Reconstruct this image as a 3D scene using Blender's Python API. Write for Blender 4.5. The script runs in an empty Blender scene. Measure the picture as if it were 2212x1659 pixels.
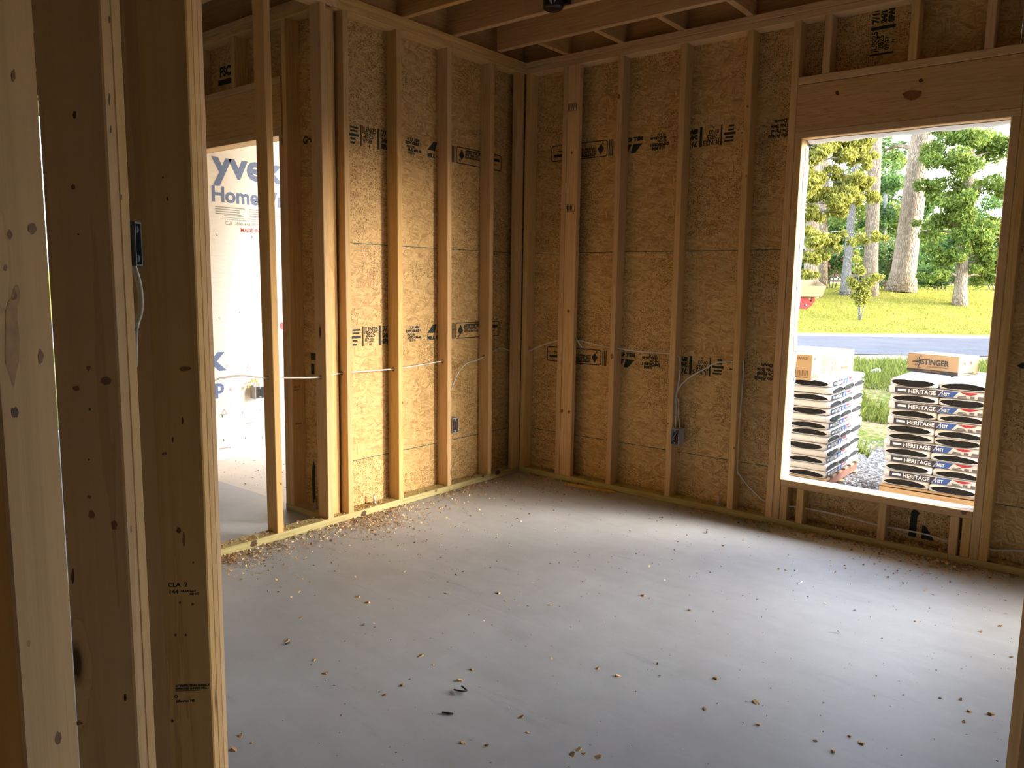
import bpy, bmesh, math, random
import numpy as np
from mathutils import Vector, Matrix

scene = bpy.context.scene
COL = scene.collection
random.seed(7)
PI = math.pi

# ------------------------------------------------------------------ camera
IMG_W, IMG_H = 2212, 1659
F_PX, YAW, PITCH, ROLL = 1664.753, 0.678617, 0.130904, 0.0154077
CAM = Vector((3.304746, -4.193440, 1.326636))
_fw = Vector((-math.sin(YAW)*math.cos(PITCH), math.cos(YAW)*math.cos(PITCH), -math.sin(PITCH)))
_r0 = Vector((math.cos(YAW), math.sin(YAW), 0))
_u0 = _r0.cross(_fw)
_rt = _r0*math.cos(ROLL) + _u0*math.sin(ROLL)
_up = _u0*math.cos(ROLL) - _r0*math.sin(ROLL)
cam_data = bpy.data.cameras.new('camera')
cam_data.sensor_fit = 'HORIZONTAL'
cam_data.sensor_width = 36.0
cam_data.lens = 36.0*F_PX/IMG_W
cam_data.clip_start = 0.05
cam_data.clip_end = 500
cam = bpy.data.objects.new('camera', cam_data)
COL.objects.link(cam)
cam.matrix_world = Matrix(((_rt.x, _up.x, -_fw.x, CAM.x), (_rt.y, _up.y, -_fw.y, CAM.y), (_rt.z, _up.z, -_fw.z, CAM.z), (0, 0, 0, 1)))
scene.camera = cam
NRM = Vector((-math.sin(YAW), math.cos(YAW), 0))      # horizontal viewing direction
SID = Vector((math.cos(YAW), math.sin(YAW), 0))

def ray(px):
    return _fw + _rt*((px[0]-IMG_W/2)/F_PX) - _up*((px[1]-IMG_H/2)/F_PX)
def hit(px, ax, val):                 # where the sight line of a pixel meets an axis plane
    d = ray(px)
    return CAM + d*((val-CAM[ax])/d[ax])
def at_depth(px, q):                  # where it is q metres out along the ground
    d = ray(px)
    return CAM + d*(q/d.dot(NRM))

# ------------------------------------------------------------------ light
# the low sun itself stays behind the trees to the right; its glow in the hazy sky lights the place
SUN_AZ = Vector((-0.90, -0.435, 0)).normalized()     # the way the evening sun travels
SUN_EL = math.radians(21)
world = bpy.data.worlds.new('sky'); scene.world = world
world.use_nodes = True
wn = world.node_tree
bg = wn.nodes['Background']
sky = wn.nodes.new('ShaderNodeTexSky')
sky.sky_type = 'NISHITA'
sky.sun_disc = False
sky.sun_elevation = SUN_EL
sky.sun_rotation = math.atan2(-SUN_AZ.x, -SUN_AZ.y)
sky.altitude = 50; sky.air_density = 1.0; sky.dust_density = 2.5; sky.ozone_density = 1.0
haze = wn.nodes.new('ShaderNodeRGBToBW'); wn.links.new(sky.outputs[0], haze.inputs[0])
mixw = wn.nodes.new('ShaderNodeMix'); mixw.data_type = 'RGBA'; mixw.inputs[0].default_value = 0.45     # thin evening haze
wn.links.new(sky.outputs[0], mixw.inputs[6]); wn.links.new(haze.outputs[0], mixw.inputs[7])
wn.links.new(mixw.outputs[2], bg.inputs[0])
bg.inputs[1].default_value = 5.0
vs = scene.view_settings
vs.view_transform = 'Standard'; vs.look = 'None'; vs.gamma = 1.0; vs.use_curve_mapping = False
vs.exposure = -0.7

# ------------------------------------------------------------------ helpers
def link(name, data, parent=None):
    o = bpy.data.objects.new(name, data)
    COL.objects.link(o)
    if parent is not None:
        o.parent = parent
    return o
def tag(o, label, cat, group=None, kind=None):
    o['label'] = label; o['category'] = cat
    if group: o['group'] = group
    if kind: o['kind'] = kind
    return o
def thing(name, label, cat, loc=(0, 0, 0), rotz=0.0, group=None):
    o = link(name, None)
    o.empty_display_size = 0.05
    o.location = loc; o.rotation_euler = (0, 0, rotz)
    return tag(o, label, cat, group)
def structure(name, label, cat='wall'):
    o = link(name, None); o.empty_display_size = 0.1
    o['kind'] = 'structure'; o['label'] = label; o['category'] = cat
    return o
def mesh(name, verts, faces, mats=(), smooth=False, fmat=None):
    me = bpy.data.meshes.new(name)
    me.from_pydata([tuple(v) for v in verts], [], faces)
    for m in mats: me.materials.append(m)
    if fmat:
        for pz, k in zip(me.polygons, fmat): pz.material_index = k
    if smooth:
        for pz in me.polygons: pz.use_smooth = True
    me.update()
    return me
def quads_mesh(name, co, mat_):
    """co: (n,4,3) array of quads"""
    n = len(co)
    me = bpy.data.meshes.new(name)
    me.vertices.add(n*4); me.vertices.foreach_set('co', np.ascontiguousarray(co, dtype=np.float32).ravel())
    me.loops.add(n*4); me.loops.foreach_set('vertex_index', np.arange(n*4, dtype=np.int32))
    me.polygons.add(n); me.polygons.foreach_set('loop_start', np.arange(0, n*4, 4, dtype=np.int32))
    me.polygons.foreach_set('loop_total', np.full(n, 4, dtype=np.int32))
    me.materials.append(mat_)
    me.update(calc_edges=True)
    return me
_lum = {}
def lumber_mesh(w, d, L, mat_, ch=0.0028):
    key = (round(w, 4), round(d, 4), round(L, 3), mat_.name)
    if key in _lum: return _lum[key]
    c = min(ch, w*0.2, d*0.2)
    pr = [(c, 0), (w-c, 0), (w, c), (w, d-c), (w-c, d), (c, d), (0, d-c), (0, c)]
    v = [(x, y, 0) for x, y in pr] + [(x, y, L) for x, y in pr]
    f = [(i, (i+1) % 8, (i+1) % 8+8, i+8) for i in range(8)] + [tuple(range(7, -1, -1)), tuple(range(8, 16))]
    me = mesh('board', v, f, (mat_,))
    _lum[key] = me
    return me
def lumber(parent, name, p0, axis, wdir, w, ddir, d, mat_):
    """a board: corner p0, along axis (length included), w along wdir, d along ddir"""
    Z = Vector(axis); L = Z.length; Z = Z/L
    X = Vector(wdir).normalized(); X = (X - Z*X.dot(Z)).normalized()
    Y = Vector(ddir).normalized(); Y = (Y - Z*Y.dot(Z)).normalized()
    if X.cross(Y).dot(Z) < 0:
        X, Y = Y, X; w, d = d, w
    o = link(name, lumber_mesh(w, d, L, mat_), parent)
    p = Vector(p0)
    o.matrix_local = Matrix(((X.x, Y.x, Z.x, p.x), (X.y, Y.y, Z.y, p.y), (X.z, Y.z, Z.z, p.z), (0, 0, 0, 1)))
    return o
def box_geo(x0, x1, y0, y1, z0, z1):
    v = [(x0, y0, z0), (x1, y0, z0), (x1, y1, z0), (x0, y1, z0), (x0, y0, z1), (x1, y0, z1), (x1, y1, z1), (x0, y1, z1)]
    f = [(3, 2, 1, 0), (4, 5, 6, 7), (0, 1, 5, 4), (1, 2, 6, 5), (2, 3, 7, 6), (3, 0, 4, 7)]
    return v, f
def box(name, b, mat_, parent=None, bevel=0.0):
    v, f = box_geo(*b)
    me = mesh(name, v, f, (mat_,))
    if bevel:
        bm = bmesh.new(); bm.from_mesh(me)
        bmesh.ops.bevel(bm, geom=bm.edges[:], offset=bevel, segments=2, affect='EDGES', profile=0.5)
        bm.to_mesh(me); bm.free()
    return link(name, me, parent)
def join_geo(parts):
    V, Fc, M = [], [], []
    for v, f, k in parts:
        o = len(V); V += [tuple(q) for q in v]; Fc += [tuple(i+o for i in q) for q in f]; M += [k]*len(f)
    return V, Fc, M
def tube_geo(pts, r, seg=8, closed_ends=True):
    pts = [Vector(p) for p in pts]
    n = len(pts); V = []; Fc = []
    rr = r if isinstance(r, (list, tuple)) else [r]*n
    prevN = None
    for i, p in enumerate(pts):
        tdir = (pts[min(i+1, n-1)]-pts[max(i-1, 0)])
        tdir = tdir.normalized() if tdir.length > 1e-9 else Vector((0, 0, 1))
        if prevN is None:
            a = Vector((0, 0, 1)) if abs(tdir.z) < 0.9 else Vector((1, 0, 0))
            nx = (a - tdir*a.dot(tdir)).normalized()
        else:
            nx = (prevN - tdir*prevN.dot(tdir)).normalized()
        prevN = nx; ny = tdir.cross(nx)
        for k in range(seg):
            a = 2*PI*k/seg
            V.append(p + nx*(rr[i]*math.cos(a)) + ny*(rr[i]*math.sin(a)))
    for i in range(n-1):
        for k in range(seg):
            Fc.append((i*seg+k, i*seg+(k+1) % seg, (i+1)*seg+(k+1) % seg, (i+1)*seg+k))
    if closed_ends:
        Fc.append(tuple(range(seg-1, -1, -1))); Fc.append(tuple((n-1)*seg+k for k in range(seg)))
    return V, Fc
def smooth_path(pts, sub=6):
    pts = [Vector(p) for p in pts]; out = []
    n = len(pts)
    for i in range(n-1):
        p0 = pts[max(i-1, 0)]; p1 = pts[i]; p2 = pts[i+1]; p3 = pts[min(i+2, n-1)]
        for k in range(sub):
            t = k/sub
            out.append(0.5*((2*p1)+(p2-p0)*t+(2*p0-5*p1+4*p2-p3)*t*t+(3*p1-p0-3*p2+p3)*t**3))
    out.append(pts[-1])
    return out
def tube(name, pts, r, mat_, parent=None, seg=8):
    v, f = tube_geo(pts, r, seg)
    return link(name, mesh(name, v, f, (mat_,), smooth=True), parent)
_txt = {}
def text_mesh(s, size, mat_, bold=0.0, xs=1.0, align='LEFT', shear=0.0):
    key = (s, size, mat_.name, bold, xs, align, shear)
    if key in _txt: return _txt[key]
    cu = bpy.data.curves.new('lettering', 'FONT')
    cu.body = s; cu.size = size; cu.offset = bold; cu.align_x = align; cu.shear = shear
    cu.resolution_u = 3; cu.space_line = 0.85
    ob = bpy.data.objects.new('lettering_source', cu); COL.objects.link(ob)
    bpy.context.view_layer.update()
    me = bpy.data.meshes.new_from_object(ob.evaluated_get(bpy.context.evaluated_depsgraph_get()))
    bpy.data.objects.remove(ob); bpy.data.curves.remove(cu)
    if xs != 1.0:
        for v in me.vertices: v.co.x *= xs
    me.materials.clear(); me.materials.append(mat_)
    me.name = 'lettering'
    _txt[key] = me
    return me
def basis(o, X, Y, Z):
    return Matrix(((X[0], Y[0], Z[0], o[0]), (X[1], Y[1], Z[1], o[1]), (X[2], Y[2], Z[2], o[2]), (0, 0, 0, 1)))
def text(parent, s, size, mat_, org, X, Y, bold=0.0, xs=1.0, align='LEFT', name='lettering', shear=0.0):
    X = Vector(X).normalized(); Y = Vector(Y).normalized(); Z = X.cross(Y)
    o = link(name, text_mesh(s, size, mat_, bold, xs, align, shear), parent)
    o.matrix_local = basis(org, X, Y, Z)
    return o

# ------------------------------------------------------------------ materials
def new_mat(name):
    m = bpy.data.materials.new(name); m.use_nodes = True
    nt = m.node_tree
    return m, nt, nt.nodes['Principled BSDF']
class G:
    """a few shorthands for shader graphs"""
    def __init__(s, nt): s.nt = nt
    def n(s, kind, **kw):
        nd = s.nt.nodes.new('ShaderNode'+kind)
        for k, v in kw.items(): setattr(nd, k, v)
        return nd
    def l(s, a, b): s.nt.links.new(a, b)
    def put(s, sock, v):
        if isinstance(v, bpy.types.NodeSocket): s.l(v, sock)
        else: sock.default_value = v
    def math(s, op, a, b=0.0, clamp=False):
        nd = s.n('Math', operation=op, use_clamp=clamp); s.put(nd.inputs[0], a); s.put(nd.inputs[1], b); return nd.outputs[0]
    def vmath(s, op, a, b=(0, 0, 0)):
        nd = s.n('VectorMath', operation=op); s.put(nd.inputs[0], a); s.put(nd.inputs[1], b); return nd.outputs[0]
    def mapping(s, vec, loc=(0, 0, 0), rot=(0, 0, 0), scale=(1, 1, 1)):
        nd = s.n('Mapping'); s.put(nd.inputs['Vector'], vec); s.put(nd.inputs['Location'], loc)
        nd.inputs['Rotation'].default_value = rot; nd.inputs['Scale'].default_value = scale; return nd.outputs[0]
    def noise(s, vec, scale=5, detail=3, rough=0.5, dist=0.0):
        nd = s.n('TexNoise'); s.put(nd.inputs['Vector'], vec); nd.inputs['Scale'].default_value = scale
        nd.inputs['Detail'].default_value = detail; nd.inputs['Roughness'].default_value = rough
        nd.inputs['Distortion'].default_value = dist; return nd
    def voro(s, vec, scale=5, feature='F1', rand=1.0):
        nd = s.n('TexVoronoi', feature=feature); s.put(nd.inputs['Vector'], vec); nd.inputs['Scale'].default_value = scale
        nd.inputs['Randomness'].default_value = rand; return nd
    def ramp(s, fac, stops, interp='LINEAR'):
        nd = s.n('ValToRGB'); s.put(nd.inputs[0], fac); cr = nd.color_ramp; cr.interpolation = interp
        while len(cr.elements) < len(stops): cr.elements.new(0.5)
        for e, (p, c) in zip(cr.elements, stops):
            e.position = p; e.color = (c[0], c[1], c[2], 1) if hasattr(c, '__len__') else (c, c, c, 1)
        return nd.outputs[0]
    def mix(s, fac, a, b, blend='MIX'):
        nd = s.n('Mix', data_type='RGBA', blend_type=blend); s.put(nd.inputs[0], fac)
        for sock, v in ((nd.inputs[6], a), (nd.inputs[7], b)):
            if isinstance(v, (tuple, list)) and len(v) == 3: v = (*v, 1)
            s.put(sock, v)
        return nd.outputs[2]
    def bump(s, height, strength=0.3, dist=0.002, normal=None):
        nd = s.n('Bump'); s.put(nd.inputs['Height'], height); nd.inputs['Strength'].default_value = strength
        nd.inputs['Distance'].default_value = dist
        if normal is not None: s.l(normal, nd.inputs['Normal'])
        return nd.outputs[0]
def plain(name, col, rough=0.6, metal=0.0, var=0.06, scale=40, bump=0.0, spec=0.5):
    m, nt, b = new_mat(name); g = G(nt)
    tc = g.n('TexCoord').outputs['Object']
    nz = g.noise(tc, scale, 3).outputs['Fac']
    c = g.mix(nz, tuple(max(0, k*(1-var)) for k in col), tuple(min(1, k*(1+var)) for k in col))
    g.l(c, b.inputs['Base Color'])
    b.inputs['Roughness'].default_value = rough; b.inputs['Metallic'].default_value = metal
    b.inputs['Specular IOR Level'].default_value = spec
    if bump: g.l(g.bump(nz, bump, 0.002), b.inputs['Normal'])
    return m
def wood(name, light, dark, knot=(0.10, 0.045, 0.015), tint=0.12, knots=1.0, ring=1.0, rough=0.62):
    m, nt, b = new_mat(name); g = G(nt)
    tc = g.n('TexCoord').outputs['Object']
    rnd = g.n('ObjectInfo').outputs['Random']
    off = g.n('CombineXYZ'); g.l(g.math('MULTIPLY', rnd, 37.0), off.inputs[0]); g.l(g.math('MULTIPLY', rnd, 91.0), off.inputs[1]); g.l(g.math('MULTIPLY', rnd, 53.0), off.inputs[2])
    v = g.vmath('ADD', tc, off.outputs[0])
    # knots push the grain aside
    kv = g.mapping(v, scale=(9.0, 9.0, 2.6))
    vor = g.voro(kv, 1.0)
    sc = g.n('SeparateColor'); g.l(vor.outputs['Color'], sc.inputs[0])
    pick = g.math('GREATER_THAN', sc.outputs[0], 1.0-0.42*knots)
    near = g.math('SUBTRACT', 1.0, g.math('MULTIPLY', vor.outputs['Distance'], 4.2), clamp=True)
    near = g.math('MULTIPLY', near, pick)
    core = g.math('MULTIPLY', g.math('SUBTRACT', 1.0, g.math('MULTIPLY', vor.outputs['Distance'], 8.5), clamp=True), pick)
    core = g.math('MULTIPLY', core, 2.2, clamp=True)
    gv = g.mapping(v, scale=(26.0, 26.0, 0.85))
    n1 = g.noise(gv, 1.0, 4, 0.55, 0.4).outputs['Fac']
    rings = g.math('ADD', g.math('MULTIPLY', n1, 7.0*ring), g.math('MULTIPLY', near, 2.5))
    rings = g.math('FRACT', rings)
    rings = g.math('POWER', rings, 2.2)
    fine = g.noise(g.mapping(v, scale=(260, 260, 9)), 1.0, 2).outputs['Fac']
    blot = g.noise(g.mapping(v, scale=(3, 3, 1.1)), 1.0, 3).outputs['Fac']
    c = g.mix(g.math('MULTIPLY', rings, 0.75), light, dark)
    c = g.mix(g.math('MULTIPLY', fine, 0.28), c, dark)
    c = g.mix(g.math('MULTIPLY', g.math('SUBTRACT', blot, 0.42, clamp=True), 1.5, clamp=True), c, tuple(0.8*k for k in light))
    c = g.mix(core, c, knot)
    hv = g.n('HueSaturation'); g.l(c, hv.inputs['Color'])
    g.l(g.math('ADD', 1.0-tint*0.7, g.math('MULTIPLY', rnd, tint*1.4)), hv.inputs['Value'])
    r2 = g.math('FRACT', g.math('MULTIPLY', rnd, 17.31))
    g.l(g.math('ADD', 0.496, g.math('MULTIPLY', r2, 0.010)), hv.inputs['Hue'])
    g.l(g.math('ADD', 0.88, g.math('MULTIPLY', r2, 0.2)), hv.inputs['Saturation'])
    g.l(hv.outputs[0], b.inputs['Base Color'])
    b.inputs['Roughness'].default_value = rough
    b.inputs['Specular IOR Level'].default_value = 0.3
    g.l(g.bump(g.math('ADD', fine, g.math('MULTIPLY', rings, 0.6)), 0.25, 0.0012), b.inputs['Normal'])
    return m
def osb(name, pale=(0.62, 0.425, 0.185), mid=(0.52, 0.335, 0.13), deep=(0.36, 0.21, 0.07)):
    m, nt, b = new_mat(name); g = G(nt)
    uv = g.n('TexCoord').outputs['UV']
    wob = g.noise(uv, 9, 2)
    wv = g.vmath('SCALE', g.vmath('SUBTRACT', wob.outputs['Color'], (0.5, 0.5, 0.5)))
    wv.node.inputs['Scale'].default_value = 0.045
    uvw = g.vmath('ADD', uv, wv)
    col = None; hgt = None
    for i, (ang, L, W, cov) in enumerate(((0.12, 0.11, 0.022, 0), (0.75, 0.085, 0.016, 0.60), (-0.35, 0.095, 0.014, 0.56), (0.05, 0.075, 0.011, 0.60), (-0.85, 0.06, 0.009, 0.74), (0.3, 0.045, 0.006, 0.70), (1.4, 0.05, 0.007, 0.86))):
        mv = g.mapping(uvw, loc=(3.1*i, 1.7*i, 0), rot=(0, 0, ang))
        mv = g.mapping(mv, scale=(1/L, 1/W, 1))
        vo = g.voro(mv, 1.0); ed = g.voro(mv, 1.0, 'DISTANCE_TO_EDGE')
        for q in (vo, ed): q.voronoi_dimensions = '2D'
        s3 = g.n('SeparateColor'); g.l(vo.outputs['Color'], s3.inputs[0])
        grain = g.noise(g.mapping(mv, scale=(1.3, 14, 1)), 1.0, 2).outputs['Fac']
        val = g.math('ADD', g.math('MULTIPLY', s3.outputs[1], 0.8), g.math('MULTIPLY', grain, 0.22))
        ci = g.ramp(val, [(0.05, deep), (0.38, mid), (0.72, pale), (1.0, tuple(min(1, 1.18*k) for k in pale))])
        e = g.math('MULTIPLY', ed.outputs['Distance'], 9.0, clamp=True)
        ci = g.mix(e, mid, ci)
        hi = g.math('MULTIPLY', s3.outputs[2], e)
        if col is None: col, hgt = ci, hi
        else:
            msk = g.math('GREATER_THAN', s3.outputs[0], cov)
            msk = g.math('MULTIPLY', msk, g.math('GREATER_THAN', ed.outputs['Distance'], 0.03))
            col = g.mix(msk, col, ci)
            nd = g.n('Mix', data_type='FLOAT'); g.l(msk, nd.inputs[0]); g.l(hgt, nd.inputs[2]); g.l(g.math('ADD', hi, 0.4), nd.inputs[3]); hgt = nd.outputs[0]
    spk = g.voro(uv, 95); spk.voronoi_dimensions = '2D'
    s4 = g.n('SeparateColor'); g.l(spk.outputs['Color'], s4.inputs[0])
    zone = g.math('GREATER_THAN', g.noise(uv, 2.2, 2).outputs['Fac'], 0.52)
    dots = g.math('MULTIPLY', g.math('LESS_THAN', spk.outputs['Distance'], 0.27), g.math('GREATER_THAN', s4.outputs[0], 0.5))
    col = g.mix(g.math('MULTIPLY', g.math('MULTIPLY', dots, zone), 0.8), col, (0.09, 0.045, 0.015))
    big = g.noise(uv, 1.6, 3).outputs['Fac']
    hv = g.n('HueSaturation'); g.l(col, hv.inputs['Color']); g.l(g.math('ADD', 0.8, g.math('MULTIPLY', big, 0.4)), hv.inputs['Value'])
    g.l(hv.outputs[0], b.inputs['Base Color'])
    b.inputs['Roughness'].default_value = 0.55
    b.inputs['Specular IOR Level'].default_value = 0.35
    g.l(g.bump(hgt, 0.45, 0.002), b.inputs['Normal'])
    return m
WOOD = wood('spruce_lumber', (0.72, 0.485, 0.22), (0.50, 0.285, 0.105))
WOOD2 = wood('pine_header', (0.68, 0.44, 0.19), (0.40, 0.20, 0.065), ring=1.6, knots=0.5)
WOODF = wood('spruce_stud', (0.69, 0.45, 0.20), (0.52, 0.30, 0.115), knots=2.1, ring=0.45)
JOIST = wood('joist_lumber', (0.60, 0.38, 0.17), (0.40, 0.215, 0.08), knots=0.5)
TREATED = wood('treated_lumber', (0.56, 0.50, 0.24), (0.33, 0.27, 0.10), knots=0.7, knot=(0.06, 0.04, 0.02), ring=0.8)
PALLET = wood('pallet_wood', (0.50, 0.35, 0.20), (0.27, 0.16, 0.08), knots=0.4, tint=0.3)
OSB = osb('oriented_strand_board')
INK = plain('stamp_ink', (0.018, 0.026, 0.022), 0.8, var=0.3, scale=200)
PENCIL = plain('pencil_mark', (0.07, 0.05, 0.035), 0.8)
# ------------------------------------------------------------------ structure
T = 0.0381; D = 0.089; H = 2.7718; TOPZ = H-2*T
JD = 0.235                       # joist depth
def concrete(name, base, dark, rough=0.42, spec=0.5):
    m, nt, b = new_mat(name); g = G(nt)
    tc = g.n('TexCoord').outputs['Object']
    n1 = g.noise(tc, 0.9, 5, 0.6).outputs['Fac']
    n2 = g.noise(tc, 5.0, 5, 0.65, 0.6).outputs['Fac']
    n3 = g.noise(g.mapping(tc, rot=(0, 0, 0.6), scale=(1.2, 6, 1)), 2.0, 4, 0.6).outputs['Fac']
    n4 = g.noise(tc, 60, 3).outputs['Fac']
    f = g.math('ADD', g.math('MULTIPLY', n1, 0.5), g.math('ADD', g.math('MULTIPLY', n2, 0.35), g.math('MULTIPLY', n3, 0.2)))
    c = g.ramp(f, [(0.34, dark), (0.62, base), (0.8, tuple(min(1, 1.12*k) for k in base))])
    c = g.mix(g.math('MULTIPLY', n4, 0.2), c, dark)
    # trowel scuffs and a few grey smears
    sm = g.noise(g.mapping(tc, rot=(0, 0, 1.0), scale=(0.8, 3.0, 1)), 1.7, 6, 0.7).outputs['Fac']
    c = g.mix(g.math('MULTIPLY', g.math('SUBTRACT', sm, 0.60, clamp=True), 3.0, clamp=True), c, tuple(0.62*k for k in dark))
    st = g.noise(g.mapping(tc, rot=(0, 0, -0.5), scale=(0.6, 14.0, 1)), 1.3, 3, 0.5).outputs['Fac']
    c = g.mix(g.math('MULTIPLY', g.math('SUBTRACT', st, 0.66, clamp=True), 2.0, clamp=True), c, tuple(min(1, 1.25*k) for k in base))
    g.l(c, b.inputs['Base Color'])
    g.l(g.math('ADD', rough-0.08, g.math('MULTIPLY', n2, 0.16)), b.inputs['Roughness'])
    b.inputs['Specular IOR Level'].default_value = spec
    g.l(g.bump(g.math('ADD', n2, g.math('MULTIPLY', n4, 0.3)), 0.10, 0.004), b.inputs['Normal'])
    return m
CONC = concrete('trowelled_concrete', (0.475, 0.505, 0.54), (0.355, 0.37, 0.39), 0.5, 0.2)
CONC2 = concrete('porch_concrete', (0.70, 0.67, 0.63), (0.54, 0.51, 0.47), 0.6, 0.3)

def prism(name, poly, z0, z1, mat_, parent=None):
    n = len(poly)
    v = [(x, y, z0) for x, y in poly]+[(x, y, z1) for x, y in poly]
    f = [tuple(range(n-1, -1, -1)), tuple(range(n, 2*n))]+[(i, (i+1) % n, (i+1) % n+n, i+n) for i in range(n)]
    return link(name, mesh(name, v, f, (mat_,)), parent)
floor = prism('floor', [(-6, -13), (7, -13), (7, 0.10), (-0.1, 0.10), (-0.1, -1.545), (-6, -1.545)], -0.35, 0.0, CONC)
floor['kind'] = 'structure'; floor['label'] = 'grey trowelled concrete slab floor with scattered wood chips'; floor['category'] = 'floor'
porch = prism('porch_slab', [(-1.95, -1.541), (-0.105, -1.541), (-0.105, 1.2), (-1.95, 1.2)], -0.35, -0.006, CONC2)
porch['kind'] = 'structure'; porch['label'] = 'pale concrete porch slab beyond the doorway'; porch['category'] = 'porch'

def panel(parent, plane, c0, c1, z0, z1, face, thick=0.0111, mat_=None, name='sheathing_panel'):
    """one OSB sheet. plane 'x' or 'y' = the axis it is square to, face = coordinate of its room face, thickness away (+y / -x)"""
    mat_ = mat_ or OSB
    if plane == 'y':
        v, f = box_geo(0, c1-c0, 0, thick, 0, z1-z0)
        o = link(name, mesh(name, v, f, (mat_,)), parent); o.location = (c0, face, z0)
    else:
        v, f = box_geo(-thick, 0, 0, c1-c0, 0, z1-z0)
        o = link(name, mesh(name, v, f, (mat_,)), parent); o.location = (face, c0, z0)
    me = o.data
    uvl = me.uv_layers.new(name='uv')
    ou, ov = random.uniform(0, 20), random.uniform(0, 20)
    for pz in me.polygons:
        for li in pz.loop_indices:
            q = me.vertices[me.loops[li].vertex_index].co
            uvl.data[li].uv = ((q.x if plane == 'y' else q.y)+ou, q.z+ov)
    return o

SEAMS = (0.306, 1.529, 2.752)
TEAL = plain('edge_seal_paint', (0.02, 0.085, 0.075), 0.6, var=0.4, scale=120)
def edge_paint(pan, length, plane, z):
    """the ragged line of teal edge seal along the top of a sheet, on its room face"""
    rnd = random.Random(int(length*1000)+int(z*100))
    n = max(4, int(length/0.012)); V = []; Fc = []
    for i in range(n+1):
        u = length*i/n; a = 0.0012+rnd.random()*0.0012; bb = 0.0012+abs(rnd.gauss(0, 0.0014))
        for zz in (z-bb, z+a):
            V.append((u, -0.0007, zz) if plane == 'y' else (0.0007, u, zz))
        if i: k = 2*i; Fc.append((k-2, k, k+1, k-1) if plane == 'y' else (k-2, k, k+1, k-1))
    return link('edge_seal', mesh('edge_seal', V, Fc, (TEAL,)), pan)

# --- window wall (y = 0 is the room face of its studs)
wr = structure('wall_right', 'stud wall with large window opening and strand board sheathing')
XL, XR = 1.853, 2.778            # rough opening
ZS, ZH = 0.267, 2.096
PANELS = {}
rows = [(-0.10, SEAMS[0]), (SEAMS[0]+0.0005, SEAMS[1]), (SEAMS[1]+0.0005, SEAMS[2]), (SEAMS[2]+0.0005, 3.05)]
for k, (za, zb) in enumerate(rows):
    for key, xa, xb in (('L', -0.10, XL), ('M', XL, XR), ('R', XR, 3.90), ('M2', 3.90, 4.825), ('R2', 4.825, 6.9)):  # M2 is an unseen window opening added to brighten the floor
        segs = [(za, zb)]
        if key[0] == 'M':
            segs = [(max(za, a), min(zb, b_)) for a, b_ in (((-0.10, ZS), (ZH, 3.05)) if key == 'M' else ((-0.10, ZS), (ZH, 3.05))) if min(zb, b_)-max(za, a) > 0.01]
        for (a, b_) in segs:
            pn = panel(wr, 'y', xa+0.0005, xb-0.0005, a, b_, D)
            PANELS[('r', key, k)] = pn
            if k < 3 and key[0] != 'M': edge_paint(pn, xb-xa, 'y', b_-a)
lumber(wr, 'bottom_plate', (-D, 0, 0), (2.69+D, 0, 0), (0, 1, 0), D, (0, 0, 1), T, TREATED)
lumber(wr, 'bottom_plate', (2.692, 0.002, 0), (4.2, 0, 0), (0, 1, 0), D, (0, 0, 1), T, TREATED)
lumber(wr, 'top_plate', (0, 0, H-2*T), (6.9, 0, 0), (0, 1, 0), D, (0, 0, 1), T, WOOD)
lumber(wr, 'top_plate', (-D, 0, H-T), (6.99, 0, 0), (0, 1, 0), D, (0, 0, 1), T, WOOD)
def rstud(pb, pt, name='stud', w=T, z0=T, z1=TOPZ, m=None):
    a = hit(pb, 1, 0.0).x; b_ = hit(pt, 1, 0.0).x
    s = (b_-a)/((hit(pt, 1, 0.0).z)-(hit(pb, 1, 0.0).z))
    return lumber(wr, name, (a+s*(z0-T), 0, z0), (s*(z1-z0), 0, z1-z0), (1, 0, 0), w, (0, 1, 0), D, m or WOOD)
lumber(wr, 'stud', (0.0, 0, T), (0.004, 0, TOPZ-T), (1, 0, 0), T, (0, 1, 0), D, WOOD)
rstud((1197.4, 1021.8), (1218.2, 144.6))
a = hit((1208.5, 1024), 1, 0).x; b_ = hit((1229.5, 143), 1, 0).x
lumber(wr, 'backer_stud', (a, -0.004, T), (b_-a, 0, TOPZ-T), (1, 0, 0), 0.089, (0, 1, 0), T, WOOD)
rstud((1307.3, 1045.4), (1335.8, 122.6)); rstud((1434.0, 1072.5), (1471.4, 95.5)); rstud((1568.4, 1100), (1614.7, 69.4))
lumber(wr, 'king_stud', (1.774, 0, T), (0, 0, TOPZ-T), (1, 0, 0), T, (0, 1, 0), D, WOOD)
lumber(wr, 'jack_stud', (1.8135, 0, T), (0, 0, 2.098-T), (1, 0, 0), T, (0, 1, 0), D, WOOD)
lumber(wr, 'jack_stud', (2.779, 0, T), (0, 0, 2.098-T), (1, 0, 0), T, (0, 1, 0), D, WOOD)
lumber(wr, 'king_stud', (2.818, 0, T), (0, 0, TOPZ-T), (1, 0, 0), T, (0, 1, 0), D, WOOD)
lumber(wr, 'sill_plate', (3.90, 0, ZS-T), (0.925, 0, 0), (0, 1, 0), D, (0, 0, 1), T, WOOD)  # framing of the added second window, out of view
lumber(wr, 'header', (3.861, 0, ZH), (1.003, 0, 0), (0, 1, 0), D, (0, 0, 1), 0.28, WOOD2)
for x in (3.861, 4.826): lumber(wr, 'jack_stud', (x, 0, T), (0, 0, ZH-T), (1, 0, 0), T, (0, 1, 0), D, WOOD)
for x in (4.0, 4.4, 4.75): lumber(wr, 'cripple_stud', (x, 0, T), (0, 0, ZS-2*T), (1, 0, 0), T, (0, 1, 0), D, WOOD)
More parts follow.
